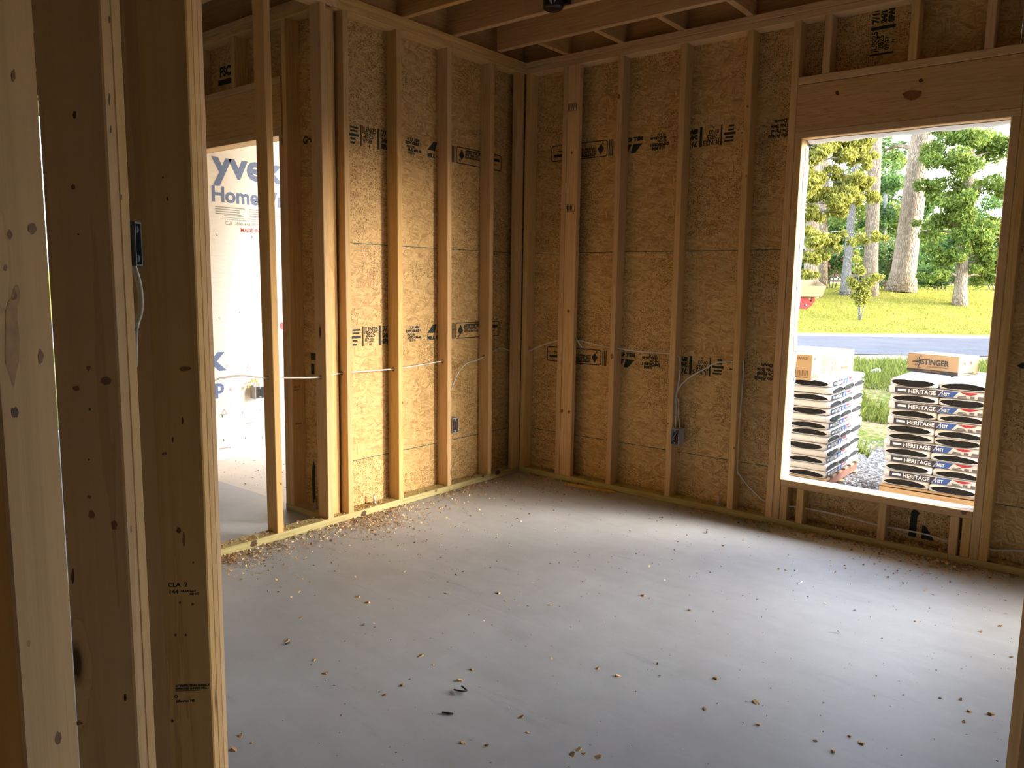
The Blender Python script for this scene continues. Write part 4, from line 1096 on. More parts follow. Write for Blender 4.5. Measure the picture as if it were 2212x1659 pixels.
on_flap('wrap_print', 0.075, 0.102, zz(830), zz(812), WBLUE)
ring = []
for k in range(13):
    a = 2*PI*k/12; ring += [(XL+0.0095, 0.088+0.012*math.cos(a), zz(770)+0.038*math.sin(a)), (XL+0.0095, 0.088+0.005*math.cos(a), zz(770)+0.026*math.sin(a))]
link('wrap_print', mesh('wrap_print', ring, [(2*k, 2*k+1, 2*k+3, 2*k+2) for k in range(12)], (WRED,)), fl)
on_flap('wrap_print', 0.088, 0.102, zz(372), zz(350), DKBLUE)
for k in range(5): on_flap('wrap_print', 0.082+0.004*(k % 2), 0.100, zz(420+9*k), zz(417+9*k), WGREY)
# porch wall print (read from the room: +y runs to the right)
XP = XT+0.0015
def wtxt(s, size, y, z, m, bold=0.0, xs=1.0, **kw):
    return text(wrap, s, size, m, (XP, y, z), (0, 1, 0), (0, 0, 1), bold, xs, **kw)
wtxt('Tyvek', 0.268, -1.365, 2.045, WBLUE, 0.0085, 1.10)
wtxt('HomeWrap', 0.148, -1.215, 1.868, WBLUE, 0.0045, 1.02)
for k in range(4):
    for (ya, yb) in ((-1.185, -0.935), (-0.915, -0.62)):
        b_ = random.uniform(0.0, 0.06)
        link('wrap_print', mesh('wrap_print', [(XP, ya, 1.826-0.0155*k), (XP, yb-b_, 1.826-0.0155*k), (XP, yb-b_, 1.833-0.0155*k), (XP, ya, 1.833-0.0155*k)], [(0, 1, 2, 3)], (WGREY,)), wrap)
for z, ya in ((1.772, -1.12), (1.757, -1.135), (1.744, -1.135)):
    link('wrap_print', mesh('wrap_print', [(XP, ya, z), (XP, -0.62, z), (XP, -0.62, z+0.004), (XP, ya, z+0.004)], [(0, 1, 2, 3)], (WGREY,)), wrap)
wtxt('Call 1-800-448-9835 tyvek.com', 0.034, -1.112, 1.708, WGREY, 0.0006)
wtxt('MADE IN USA', 0.040, -0.992, 1.664, WRED, 0.0008)
wtxt('ek', 0.268, -1.165, 0.665, WBLUE, 0.0085, 1.10, align='RIGHT')
wtxt('Wrap', 0.148, -1.52, 0.495, WBLUE, 0.0045, 1.02)
for (y, z) in ((-1.150, 0.672), (-1.125, 0.497)):
    wtxt('®', 0.04, y, z, WGREY)
wtxt('USA', 0.014, -1.13, 0.395, WGREY)
wtxt('R', 0.11, -0.985, 0.625, WGREY, -0.003, 0.7, shear=0.3)
tri = [(XP, -1.17+0.03*math.cos(PI/2+k*2*PI/3), 0.345+0.03*math.sin(PI/2+k*2*PI/3)) for k in range(3)]+[(XP, -1.17+0.021*math.cos(PI/2+k*2*PI/3), 0.345+0.021*math.sin(PI/2+k*2*PI/3)) for k in range(3)]
link('wrap_print', mesh('wrap_print', tri, [(k, (k+1) % 3, (k+1) % 3+3, k+3) for k in range(3)], (WGREY,)), wrap)
for k in range(16):              # cap fasteners and small repeat marks
    y = -1.17+0.145*(k % 5)+random.uniform(-0.03, 0.03); z = (1.64, 1.05, 0.30, 0.12)[k % 4]+random.uniform(-0.02, 0.02)
    link('wrap_staple', mesh('wrap_staple', [(XP, y, z), (XP, y+0.007, z), (XP, y+0.007, z+0.018), (XP, y, z+0.018)], [(0, 1, 2, 3)], (GREYP,)), wrap)
for (y, z) in ((-1.0, 0.235), (-1.22, 0.075)): wtxt('HomeWrap', 0.02, y, z, WRED)
cc = hit((609, 704), 0, XT+0.002)
disc_v = [(XP, cc.y+0.02*math.cos(k*PI/6), cc.z+0.03*math.sin(k*PI/6)) for k in range(12)]
link('wrap_print', mesh('wrap_print', disc_v, [tuple(range(12))], (WRED,)), wrap)
# ------------------------------------------------------------------ printing on the sheathing and studs
def put_block(pan, elems, org, X, Y):
    """elems: ('t', text, size, u, v, bold, xs) or ('r', u0, u1, v0, v1) or ('p', [(u,v)...]); on a plane with axes X, Y"""
    X = Vector(X); Y = Vector(Y); Z = X.cross(Y)
    V = []; Fc = []
    for e in elems:
        if e[0] == 'r':
            _, a, b_, c_, d = e; o = len(V); V += [(a, c_, 0), (b_, c_, 0), (b_, d, 0), (a, d, 0)]; Fc.append((o, o+1, o+2, o+3))
        elif e[0] == 'p':
            o = len(V); V += [(u, v, 0) for u, v in e[1]]; Fc.append(tuple(range(o, o+len(e[1]))))
    root = link('stamp', mesh('stamp', V, Fc, (INK,)), pan)
    local = Vector(org)-pan.location
    root.matrix_local = basis(local, X, Y, Z)
    bm = bmesh.new(); bm.from_mesh(root.data)          # the letters of the stamp join its bars
    for e in elems:
        if e[0] != 't': continue
        _, s, size, u, v, bold, xs = e
        me = text_mesh(s, size, INK, bold, xs).copy()
        me.transform(Matrix.Translation((u, v, 0))); bm.from_mesh(me); bpy.data.meshes.remove(me)
    bm.to_mesh(root.data); bm.free()
    return root
rb = []
cx0, cx1, cy0, cy1, rr_ = 0.835, 1.275, -0.052, 0.052, 0.018
def rrect(x0, x1, y0, y1, r_):
    out = []
    for (cx, cy, a0) in ((x1-r_, y1-r_, 0), (x0+r_, y1-r_, 90), (x0+r_, y0+r_, 180), (x1-r_, y0+r_, 270)):
        for k in range(5): a = math.radians(a0+22.5*k); out.append((cx+r_*math.cos(a), cy+r_*math.sin(a)))
    return out
o_ = rrect(cx0, cx1, cy0, cy1, rr_); i_ = rrect(cx0+0.006, cx1-0.006, cy0+0.006, cy1-0.006, rr_-0.006)
ringp = [('p', [o_[k], o_[(k+1) % 20], i_[(k+1) % 20], i_[k]]) for k in range(20)]
LAYOUT = ringp + [
    ('r', 0.795, 0.802, -0.05, 0.05), ('r', 0.807, 0.814, -0.05, 0.05), ('r', 0.819, 0.826, -0.05, 0.05),
    ('p', [(0.862, 0.0), (0.886, 0.038), (0.910, 0.0), (0.886, -0.028)]), ('t', 'Y', 0.03, 0.862, -0.046, 0.001, 1.0),
    ('t', 'SIZED FOR SPACING', 0.020, 0.918, 0.020, 0.0012, 1.2), ('t', 'FIRE TREATED', 0.018, 0.918, 0.004, 0.001, 1.1), ('t', 'EXPOSURE FACE', 0.017, 0.918, -0.012, 0.001, 1.1),
    ('r', 1.13, 1.255, 0.006, 0.024), ('r', 1.13, 1.225, -0.016, -0.011), ('r', 0.93, 1.10, 0.034, 0.040),
    ('p', [(0.585, -0.005), (0.635, 0.048), (0.665, 0.048), (0.650, -0.005)]), ('p', [(0.662, -0.005), (0.690, 0.048), (0.715, 0.048), (0.725, -0.005)]),
    ('t', 'MILL 425', 0.032, 0.585, -0.045, 0.002, 1.0), ('r', 0.735, 0.765, -0.03, 0.0),
    ('t', '11.8 MM', 0.026, 0.425, 0.026, 0.001, 1.0), ('t', 'EXPOSURE 1', 0.022, 0.405, 0.006, 0.0016, 1.05), ('t', 'PRP-108', 0.018, 0.415, -0.014, 0.001, 1.0),
    ('t', 'HUD-UM-40', 0.020, 0.425, -0.032, 0.0014, 1.0), ('t', 'PS 2-18', 0.018, 0.430, -0.049, 0.001, 1.0), ('r', 0.345, 0.385, -0.022, -0.019),
    ('t', '7/16', 0.044, 0.222, 0.020, 0.002, 1.0), ('t', '24/16', 0.034, 0.222, -0.014, 0.0024, 1.0), ('t', 'SPAN', 0.034, 0.222, -0.048, 0.003, 1.0),
    ('r', 0.192, 0.208, -0.058, 0.055), ('r', 0.070, 0.079, -0.058, 0.055),
    ('t', 'JUN25', 0.040, 0.086, 0.022, 0.001, 0.92), ('t', '2825', 0.038, 0.096, -0.008, 0.001, 0.9), ('t', '07:33', 0.030, 0.090, -0.034, 0.001, 0.95), ('t', 'N', 0.02, 0.120, -0.058, 0.001, 1.0),
    ('r', 0.0, 0.056, 0.030, 0.040), ('r', 0.0, 0.050, 0.012, 0.022), ('r', -0.01, 0.060, -0.012, 0.002), ('r', 0.0, 0.035, -0.030, -0.020), ('r', 0.0, 0.030, -0.052, -0.040),
    ('t', 'Lado Abajo', 0.030, -0.33, 0.030, 0.0012, 0.95), ('t', 'De Panel', 0.028, -0.31, 0.004, 0.0012, 0.95), ('t', 'This Side', 0.028, -0.31, -0.022, 0.0012, 0.95), ('t', 'Down', 0.028, -0.30, -0.048, 0.0014, 0.95),
    ('r', -0.11, -0.045, -0.002, 0.003)]
E2 = 0.0009
for k, zc in ((2, 2.112), (1, 1.014)):
    lay = [e for e in LAYOUT if not (e[0] == 't' and e[3] < -0.05) and not (e[0] == 'r' and e[1] < -0.05)]
    put_block(PANELS[('l', k)], lay, (-D+E2, -1.41, zc), (0, 1, 0), (0, 0, 1))
for k, zc in ((2, 2.180), (1, 0.846)):
    put_block(PANELS[('r', 'L', k)], LAYOUT, (1.435, D-E2, zc), (-1, 0, 0), (0, 0, -1))
# a sheet set on end above the window, and odd marks elsewhere
sub = [e for e in LAYOUT if (e[0] == 't' and 0.05 < e[3] < 0.3) or (e[0] == 'r' and 0.05 < e[1] < 0.3)]
pa = hit((1902, 132), 1, D)
pm = PANELS[('r', 'M', 2)]
put_block(pm, [(e[0], e[1], e[2]*1.0, e[3]-0.06, e[4], e[5], e[6]) if e[0] == 't' else ('r', e[1]-0.06, e[2]-0.06, e[3], e[4]) for e in sub], (pa.x, D-E2, pa.z+0.02), (0, 0, 1), (-1, 0, 0))
pb_ = hit((1970, 1172), 1, D); pm0 = PANELS[('r', 'M', 0)]
put_block(pm0, [('p', [(0, 0), (0.035, 0), (0.035, 0.11), (0.045, 0.13), (0.02, 0.15), (0.005, 0.13)]), ('p', [(0.06, 0), (0.12, 0), (0.075, 0.07), (0.06, 0.07)])], (pb_.x-0.02, D-E2, 0.062), (1, 0, 0), (0, 0, 1))
pr = PANELS[('r', 'R', 1)]; pc_ = hit((2196, 790), 1, D)
put_block(pr, [('p', [(0, 0), (0.02, 0.015), (0.06, 0.012), (0.12, 0.02), (0.12, 0.0), (0.06, -0.012), (0.02, -0.012)]), ('r', 0.13, 0.25, -0.02, 0.02)], (pc_.x, D-E2, pc_.z), (1, 0, 0), (0, 0, 1))
pe = PANELS['e']
put_block(pe, [('t', 'FSC', 0.075, 0.0, 0.0, 0.004, 1.0), ('r', -0.02, 0.17, -0.05, -0.02), ('r', 0.40, 0.52, -0.04, 0.08)], (-1.14, YE+D-0.0016, 2.53), (1, 0, 0), (0, 0, 1))
for o in [c for c in we.children if c.name.startswith('sheathing_panel') and abs(c.location.x-DX) < 0.01]:
    if abs(o.location.z-(SEAMS[1]+0.0005)) < 0.01:
        q = hit((655, 303), 1, YE+D)
        put_block(o, [('t', 'Georgia', 0.055, 0.0, 0.0, 0.003, 1.0), ('p', [(0.10, 0.07), (0.16, 0.13), (0.16, 0.07)])], (q.x, YE+D-E2, q.z-0.02), (1, 0, 0), (0, 0, 1))
    if abs(o.location.z+0.10) < 0.01:
        q = hit((676, 1085), 1, YE+D)
        put_block(o, [('p', [(0, 0), (0.022, 0), (0.026, 0.12), (0.03, 0.22), (0.012, 0.25), (0.0, 0.2), (-0.004, 0.1)]), ('p', [(0.05, 0.0), (0.075, 0), (0.07, 0.15), (0.055, 0.17)])], (q.x, YE+D-E2, 0.05), (1, 0, 0), (0, 0, 1))
    if abs(o.location.z-(SEAMS[0]+0.0005)) < 0.01:
        q = hit((672, 785), 1, YE+D)
        put_block(o, [('r', 0, 0.1, 0.02, 0.06), ('r', 0.0, 0.03, -0.06, 0.0), ('r', 0.05, 0.1, -0.08, 0.01)], (q.x, YE+D-E2, q.z), (1, 0, 0), (0, 0, 1))
# grade stamps on studs
def on_s(px, s):                 # point of the angled wall's cross plane at distance s
    d = ray(px); return CAM + d*(s/d.dot(EU))
jk = next(c for c in wa.children if c.name.startswith('jack_stud'))
def stud_text(par, s_, size, p, X, bold=0.0004, xs=1.0, m=None):
    o = text(None, s_, size, m or INK, (0, 0, 0), X, (0, 0, 1), bold, xs, name='grade_stamp')
    o.parent = par; o.matrix_local = par.matrix_local.inverted() @ basis(p, Vector(X).normalized(), Vector((0, 0, 1)), Vector(X).normalized().cross(Vector((0, 0, 1))))
    return o
RX = (0.70711, 0.70711, 0)
for s_, size, px in (('CLA  2', 0.0135, (363, 1268)), ('144', 0.0135, (364, 1283)), ('NLGA S-P-F', 0.006, (391, 1279)), ('KD-HT', 0.006, (410, 1285)), ('AF INSPECTION AGENCY', 0.0062, (379, 1484)), ('APPROVED LUMBER MILL', 0.0058, (379, 1490)), ('___________', 0.0095, (379, 1492)), ('Julienston NB', 0.0068, (381, 1517)), ('O', 0.010, (376, 1508))):
    stud_text(jk, s_, size, on_s(px, 1.6122), RX)
kg = next(c for c in we.children if c.name.startswith('king_stud'))
for s_, size, px in (('CLA  2', 0.0135, (634, 838)), ('144 S-P-F', 0.009, (634, 844)), ('INSPECTION', 0.008, (637, 917)), ('_______', 0.010, (637, 925))):
    q = hit(px, 0, DX+2*T+0.004); stud_text(kg, s_, size, (q.x+0.0035, q.y, q.z), (0, 1, 0))
studs = [c for c in wr.children if c.name.startswith('stud')]
s3_ = min(studs, key=lambda c: abs(c.matrix_local.translation.x-1.137))
for s_, size, px in (('R', 0.055, (1434, 832)), ('2', 0.02, (1447, 728)), ('N', 0.02, (1447, 745))):
    q = hit(px, 1, -0.0008); stud_text(s3_, s_, size, q, (1, 0, 0), -0.001, 0.8, PENCIL)
bs_ = next(c for c in wr.children if c.name.startswith('backer_stud'))
for (px, nb) in (((1227, 241), 13), ((1222, 458), 11)):
    q = hit(px, 1, -0.0052); V = []; Fc = []
    rn_ = random.Random(nb); u = 0
    for (a, b_, c_, d) in [(0, 0.068, 0, 0.0025), (0, 0.068, 0.045, 0.0475), (0, 0.0025, 0, 0.047), (0.066, 0.068, 0, 0.047)]:
        o = len(V); V += [(a, c_, 0), (b_, c_, 0), (b_, d, 0), (a, d, 0)]; Fc.append((o, o+1, o+2, o+3))
    for k in range(nb):
        u += rn_.uniform(0.003, 0.006); w = rn_.uniform(0.0015, 0.004); o = len(V)
        z0 = 0.006+rn_.choice((0, 0.012)); V += [(u, z0, 0), (u+w, z0, 0), (u+w, 0.041, 0), (u, 0.041, 0)]; Fc.append((o, o+1, o+2, o+3))
    o = link('grade_stamp', mesh('grade_stamp', V, Fc, (INK,)), bs_)
    o.matrix_local = bs_.matrix_local.inverted() @ basis(q, (1, 0, 0), (0, 0, 1), (0, -1, 0))

# knots and pitch streaks where the photograph shows them on the boards
KNOT = plain('dark_knot', (0.075, 0.032, 0.012), 0.6, var=0.5, scale=120)
KNOT2 = plain('red_knot', (0.23, 0.095, 0.035), 0.6, var=0.35, scale=90)
PITCH_M = plain('pitch_streak', (0.46, 0.25, 0.09), 0.6, var=0.4, scale=60)
def knot(par, fn, px, rx, ry, m, tilt=0.0):
    rn_ = random.Random(int(px[0]*7+px[1])); V = []
    for k in range(14):
        a = 2*PI*k/14; w = rn_.uniform(0.78, 1.15)
        x = rx*w*math.cos(a); y = ry*w*math.sin(a)
        q = (px[0]+x*math.cos(tilt)-y*math.sin(tilt), px[1]+x*math.sin(tilt)+y*math.cos(tilt))
        p = fn(q); V.append(par.matrix_local.inverted() @ (p+(CAM-p).normalized()*0.0008))
    link('knot', mesh('knot', V, [tuple(range(14))], (m,)), par)
def on_l(px, l=AW):
    d = ray(px); return CAM + d*(l/d.dot(EL))
sts = [c for c in wa.children if c.name.startswith('stud')]
s1_ = min(sts, key=lambda c: abs((c.matrix_local.translation-Vector((CAM.x, CAM.y, 0))).dot(EU)-1.205))
fs_ = next(c for c in wa.children if c.name.startswith('flat_stud'))
for (x, y, rx, ry, m) in ((161, 248, 4, 9, KNOT), (158, 404, 5, 6, KNOT2), (169, 506, 2.5, 2, KNOT), (191, 795, 5, 6, KNOT2), (228, 822, 12, 9, KNOT2), (165, 839, 7, 6, KNOT2), (194, 884, 3, 3, KNOT), (193, 1073, 5, 4, KNOT2), (197, 1111, 7, 10, KNOT2), (247, 1134, 7, 11, KNOT2), (157, 1244, 3.5, 17, KNOT), (192, 993, 2.5, 2.5, KNOT), (270, 1507, 3, 9, KNOT), (170, 1562, 9, 5, KNOT2)):
    knot(s1_, lambda q: on_s(q, 1.205), (x, y), rx, ry, m)
for (x, y, rx, ry, m) in ((394, 909, 2, 8, KNOT), (373, 950, 2, 6, KNOT), (355, 980, 6, 4, KNOT2), (386, 1145, 5, 7, KNOT), (397, 1165, 3, 16, KNOT2), (417, 1215, 2, 3, KNOT), (389, 1302, 2.5, 3, KNOT), (416, 1305, 2.5, 3, KNOT), (379, 1372, 3, 3, KNOT), (401, 1372, 2.5, 3, KNOT), (372, 1557, 3, 4, KNOT), (400, 797, 14, 5, KNOT2), (362, 430, 2, 5, KNOT), (352, 383, 2, 2, KNOT)):
    knot(jk, lambda q: on_s(q, 1.613), (x, y), rx, ry, m)
for (x, y, rx, ry, m) in ((29, 163, 5, 14, KNOT2), (70, 493, 9, 14, KNOT2), (21, 508, 6, 11, KNOT2), (27, 730, 15, 110, PITCH_M), (88, 770, 6, 16, KNOT2), (32, 892, 8, 13, KNOT), (36, 640, 8, 25, PITCH_M), (126, 1594, 7, 14, KNOT2), (62, 1390, 4, 9, PITCH_M), (12, 578, 4, 7, KNOT2)):
    knot(fs_, on_l, (x, y), rx, ry, m)
for (x, y, rx, ry) in ((236, 43, 2, 9), (236, 214, 2, 14), (239, 279, 2, 10), (283, 1143, 1.6, 10), (262, 426, 2, 7)):
    knot(s1_, on_l, (x, y), rx, ry, KNOT)
hd_ = min([c for c in wr.children if c.name.startswith('header') and 'plate' not in c.name], key=lambda c: (abs(c.matrix_local.translation.x-1.8135), c.matrix_local.translation.y))
on_r = lambda q: hit(q, 1, 0.0)
for (x, y, rx, ry, m) in ((1970, 205, 21, 11, KNOT2), (1809, 201, 4, 5, KNOT), (1989, 174, 5, 4, KNOT)):
    knot(hd_, on_r, (x, y), rx, ry, m, -0.15)
sp_ = next(c for c in wr.children if c.name.startswith('sill_plate'))
knot(sp_, on_r, (2083, 1107), 8, 5, KNOT2)
bp_ = next(c for c in wl.children if c.name.startswith('bottom_plate'))
on_lw = lambda q: hit(q, 0, 0.0)
for (x, y, rx, ry, m) in ((786, 1109, 8, 5, KNOT), (548, 1174, 9, 6, KNOT), (1075, 1021, 6, 4, KNOT), (942, 1060, 3, 2.5, KNOT2), (1043, 1029, 2.5, 2.5, KNOT)):
    knot(bp_, on_lw, (x, y), rx, ry, m, -0.7)
for c in [c for c in wl.children if c.name.startswith('stud')]:      # a few on the studs of both walls
    y0 = c.matrix_local.translation.y
    for (x, y, rx, ry) in ((695, 860, 6, 9), (607, 1045, 3, 3), (612, 1075, 4, 4), (870, 870, 2, 3), (969, 660, 2, 5), (1056, 760, 2, 3)):
        q = on_lw((x, y))
        if y0+0.002 < q.y < y0+T-0.002: knot(c, on_lw, (x, y), rx*0.7, ry, KNOT2)
for c in [c for c in wr.children if c.name.startswith(('stud', 'backer_stud'))]:
    x0 = c.matrix_local.translation.x; w_ = 0.088 if c.name.startswith('backer') else T
    for (x, y, rx, ry) in ((1228, 672, 3, 4), (1214, 888, 3, 4), (1229, 890, 3, 4), (1235, 330, 2.5, 3), (1337, 208, 3, 6), (1322, 770, 4, 6), (1615, 230, 2.5, 3), (1586, 968, 2.5, 3), (1443, 915, 2, 2), (1612, 380, 2, 3)):
        q = on_r((x, y))
        if x0-0.012 < q.x < x0+w_-0.004: knot(c, (lambda q_: hit(q_, 1, -0.004)) if c.name.startswith('backer') else on_r, (x, y), rx, ry, KNOT2)

# ------------------------------------------------------------------ wiring
NM = plain('white_cable_jacket', (0.62, 0.61, 0.58), 0.45)
GREYBOX = plain('grey_plastic_box', (0.36, 0.38, 0.42), 0.5)
BLUEBOX = plain('blue_grey_plastic_box', (0.10, 0.14, 0.20), 0.5)
DARKBOX = plain('dark_plastic_box', (0.05, 0.055, 0.07), 0.5)
YEL = plain('yellow_wire', (0.55, 0.38, 0.06), 0.5)
BLK = plain('black_wire', (0.02, 0.02, 0.02), 0.5)
COPPER = plain('copper_wire', (0.45, 0.20, 0.09), 0.4, 0.6)
def L_(px, x=-0.045): return hit(px, 0, x)
def R_(px, y=0.045): return hit(px, 1, y)
CABLE_PATHS = []
def cable(label, pts, staples=()):
    b0 = Vector(pts[0])
    root = thing('electrical_cable', label, 'cable', b0)
    tube('jacket', smooth_path([Vector(p)-b0 for p in pts], 5), 0.0043, NM, root, 8)
    sm = smooth_path([Vector(p) for p in pts], 5)
    CABLE_PATHS.append([a.lerp(b_, k/12) for a, b_ in zip(sm, sm[1:]) for k in range(12)])
    for (p, ax) in staples:
        p = Vector(p)-b0; ax = Vector(ax)
        tube('staple', [p-ax*0.011+Vector((0, 0, -0.002)), p-ax*0.009+Vector((0, 0, 0.001)), p+ax*0.009+Vector((0, 0, 0.001)), p+ax*0.011+Vector((0, 0, -0.002))], 0.0016, BLK, root, 5)
    return root
ly = -0.690
bx_c = Vector((-0.02, -0.676, 0.42))
cable('white cable running level through the left wall studs to the outlet box',
      [(-0.045, -3.0, 0.70), L_((470, 819)), L_((575, 816)), L_((690, 815)), L_((738, 806)), L_((852, 797)), L_((905, 789)), L_((955, 780)), (-0.045, -0.715, 0.84), (-0.048, -0.690, 0.80), (-0.052, -0.688, 0.65), (-0.052, -0.686, 0.52), (-0.045, -0.678, 0.455)],
      (((-0.052, -0.690, 0.6), (1, 0, 0)),))
cable('white cable looping from the left wall box round the corner to the grey box',
      [(-0.035, -0.670, 0.455), (-0.040, -0.680, 0.53), (-0.036, -0.682, 0.60), L_((979, 830), -0.03), L_((990, 805), -0.03), L_((1008, 785), -0.035), L_((1030, 778)), L_((1047, 770)), L_((1070, 756), -0.05), L_((1085, 752), -0.05), L_((1108, 757), -0.05), (-0.02, 0.03, 0.93), (0.03, 0.045, 0.92), R_((1141, 757)), R_((1168, 747)), R_((1200, 737)), R_((1245, 735), 0.06), R_((1275, 741)), R_((1312, 750)), R_((1337, 753)), R_((1380, 759)), R_((1438, 763)), R_((1462, 768), 0.04), R_((1469, 780), 0.035), R_((1469, 805), 0.03), R_((1465, 830), 0.03), R_((1459, 858), 0.03), (1.182, 0.028, 0.60), (1.184, 0.025, 0.54), (1.188, 0.022, 0.485), (1.190, 0.02, 0.462)],
      (((1.184, 0.027, 0.545), (0, 1, 0)),))
cable('white cable from the grey box arching to the next stud and on under the window',
      [(1.208, 0.03, 0.462), (1.204, 0.036, 0.50), (1.192, 0.040, 0.55), (1.190, 0.042, 0.62), R_((1461, 855), 0.045), R_((1468, 836), 0.05), R_((1488, 816), 0.05), R_((1520, 798), 0.05), R_((1547, 784), 0.05), R_((1581, 781), 0.045), R_((1603, 780), 0.05), R_((1606, 792), 0.05), R_((1604, 830), 0.05), R_((1600, 880), 0.05), R_((1595, 940), 0.05), R_((1592, 1010), 0.045), R_((1601, 1030), 0.05), R_((1622, 1056), 0.05), R_((1655, 1083), 0.05), (1.86, 0.05, 0.155), R_((1705, 1093), 0.05), R_((1718, 1094), 0.05), R_((1740, 1098), 0.05), R_((1800, 1110), 0.05), R_((1895, 1134), 0.05), R_((1916, 1138), 0.05), R_((1965, 1147), 0.05), R_((2010, 1157), 0.05), R_((2047, 1168), 0.05), (2.80, 0.05, 0.115), R_((2139, 1186), 0.05), R_((2165, 1189), 0.05), R_((2212, 1190), 0.05), (3.20, 0.05, 0.13)],
      ((R_((1592, 1012), 0.044), (0, 1, 0)),))
cable('short loose end of white cable hanging beside the flat nailed stud', [R_((1226, 700), 0.039), R_((1238, 717), 0.041), R_((1247, 735), 0.03), R_((1257, 751), 0.03)])
def outlet_box(label, org, X, Y, w, h, dep, outer, inner, wires=True):
    """org: front lower corner; X across the opening, Y up, depth along -X x Y"""
    X = Vector(X); Y = Vector(Y); Z = X.cross(Y)
    t = thing('outlet_box', label, 'outlet box')
    t.matrix_world = basis(org, X, Y, Z)
    wl_ = 0.003
    parts_ = [box_geo(0, wl_, 0, h, -dep, 0), box_geo(w-wl_, w, 0, h, -dep, 0), box_geo(wl_, w-wl_, 0, wl_, -dep, 0), box_geo(wl_, w-wl_, h-wl_, h, -dep, 0), box_geo(wl_, w-wl_, wl_, h-wl_, -dep, -dep+wl_)]
    v, f, k = join_geo([(a, b_, 0) for a, b_ in parts_])
    link('box_shell', mesh('box_shell', v, f, (outer,)), t)
    v, f = box_geo(wl_, w-wl_, wl_, h-wl_, -dep+wl_, -dep+wl_+0.001)
    link('box_back', mesh('box_back', v, f, (outer,)), t)
    for z in (0.012, h-0.012):
        tube('screw_boss', [(w/2, z, -0.02), (w/2, z, -0.001)], 0.0055, outer, t, 8)
    box('nail_flange', (-0.002, 0.012, h-0.004, h+0.010, -dep*0.7, -dep*0.3), outer, t)
    if wires:
        for k, m in enumerate((NM, BLK, COPPER)):
            x = w*(0.3+0.2*k)
            tube('wire', smooth_path([(x, h-0.006, -dep*0.7), (x+0.006, h*0.7, -dep*0.35), (x-0.008, h*0.35, -dep*0.25), (x+0.004, h*0.2, -dep*0.5)], 4), 0.0022, m, t, 6)
    return t
outlet_box('dark outlet box nailed to a left wall stud with wires inside', (0.013, -0.701, 0.375), (0, 1, 0), (0, 0, 1), 0.054, 0.096, 0.07, GREYBOX, DARKBOX)
outlet_box('grey outlet box nailed to the marked stud of the window wall', (1.1745, -0.013, 0.368), (1, 0, 0), (0, 0, 1), 0.054, 0.098, 0.075, GREYBOX, DARKBOX)
pb2 = hit((541, 860), 0, XT)
ob = outlet_box('grey outdoor box on the porch house wrap with yellow wires', (XT+0.0705, pb2.y, pb2.z), (0, 1, 0), (0, 0, 1), 0.085, 0.092, 0.07, GREYBOX, DARKBOX, False)
for k in range(3):
    tube('wire', smooth_path([(0.03+0.012*k, 0.095, -0.05), (0.01+0.02*k, 0.12, -0.03), (0.05-0.03*k, 0.145, -0.035), (0.02*k-0.04, 0.125, -0.03)], 5), 0.003, YEL, ob, 6)
box('wire_nut', (-0.045, -0.028, 0.085, 0.105, -0.045, -0.03), YEL, ob, 0.003)
# the box on the back of the doubled stud in front
a_ = on_s((312, 480), 1.30); b_ = on_s((312, 575), 1.30)
o_c = ang(1.2805, AW-0.006, b_.z)   # its rim stands proud of the stud edge, as for wallboard
outlet_box('blue grey switch box fixed behind the doubled foreground stud', o_c, EU, (0, 0, 1), 0.027, a_.z-b_.z, 0.05, BLUEBOX, DARKBOX, False)
cable('white cable hanging below the switch box behind the doubled foreground stud',
      [ang(1.293, AW+0.004, b_.z+0.004), ang(1.297, AW-0.001, b_.z-0.02), ang(1.303, AW-0.002, b_.z-0.045), ang(1.300, AW-0.001, b_.z-0.075), ang(1.286, AW+0.002, b_.z-0.10), ang(1.285, AW+0.006, b_.z-0.16)],
      ((ang(1.287, AW+0.001, b_.z-0.10), EU),))

# real bores where the cables pass the framing
def drill(obj, p, q):
    """bore a 24 mm hole through one board, from p to q in its own coordinates"""
    d = (q-p).normalized()
    v, f = tube_geo([p-d*0.03, q+d*0.03], 0.012, 14)
    cut = link('drill_bit', mesh('drill_bit', v, f))
    cut.matrix_world = obj.matrix_world
    md = obj.modifiers.new('bore', 'BOOLEAN'); md.operation = 'DIFFERENCE'; md.object = cut; md.solver = 'EXACT'
    bpy.context.view_layer.update()
    me = bpy.data.meshes.new_from_object(obj.evaluated_get(bpy.context.evaluated_depsgraph_get()))
    obj.modifiers.remove(md); obj.data = me
    bpy.data.objects.remove(cut)
bpy.context.view_layer.update()
for par in (wl, wr, we):
    for c in [c for c in par.children if 'board' in c.data.name and 'plate' not in c.name and 'header' not in c.name]:
        inv = c.matrix_world.inverted()
        hi = [max(v.co[k] for v in c.data.vertices) for k in range(3)]
        for path in CABLE_PATHS:
            run = []
            for p in path+[Vector((99, 99, 99))]:
                l = inv @ p
                if all(-0.004 < l[k] < hi[k]+0.004 for k in range(3)): run.append(l)
                elif run:
                    if len(run) > 1: drill(c, run[0], run[-1])
                    run = []

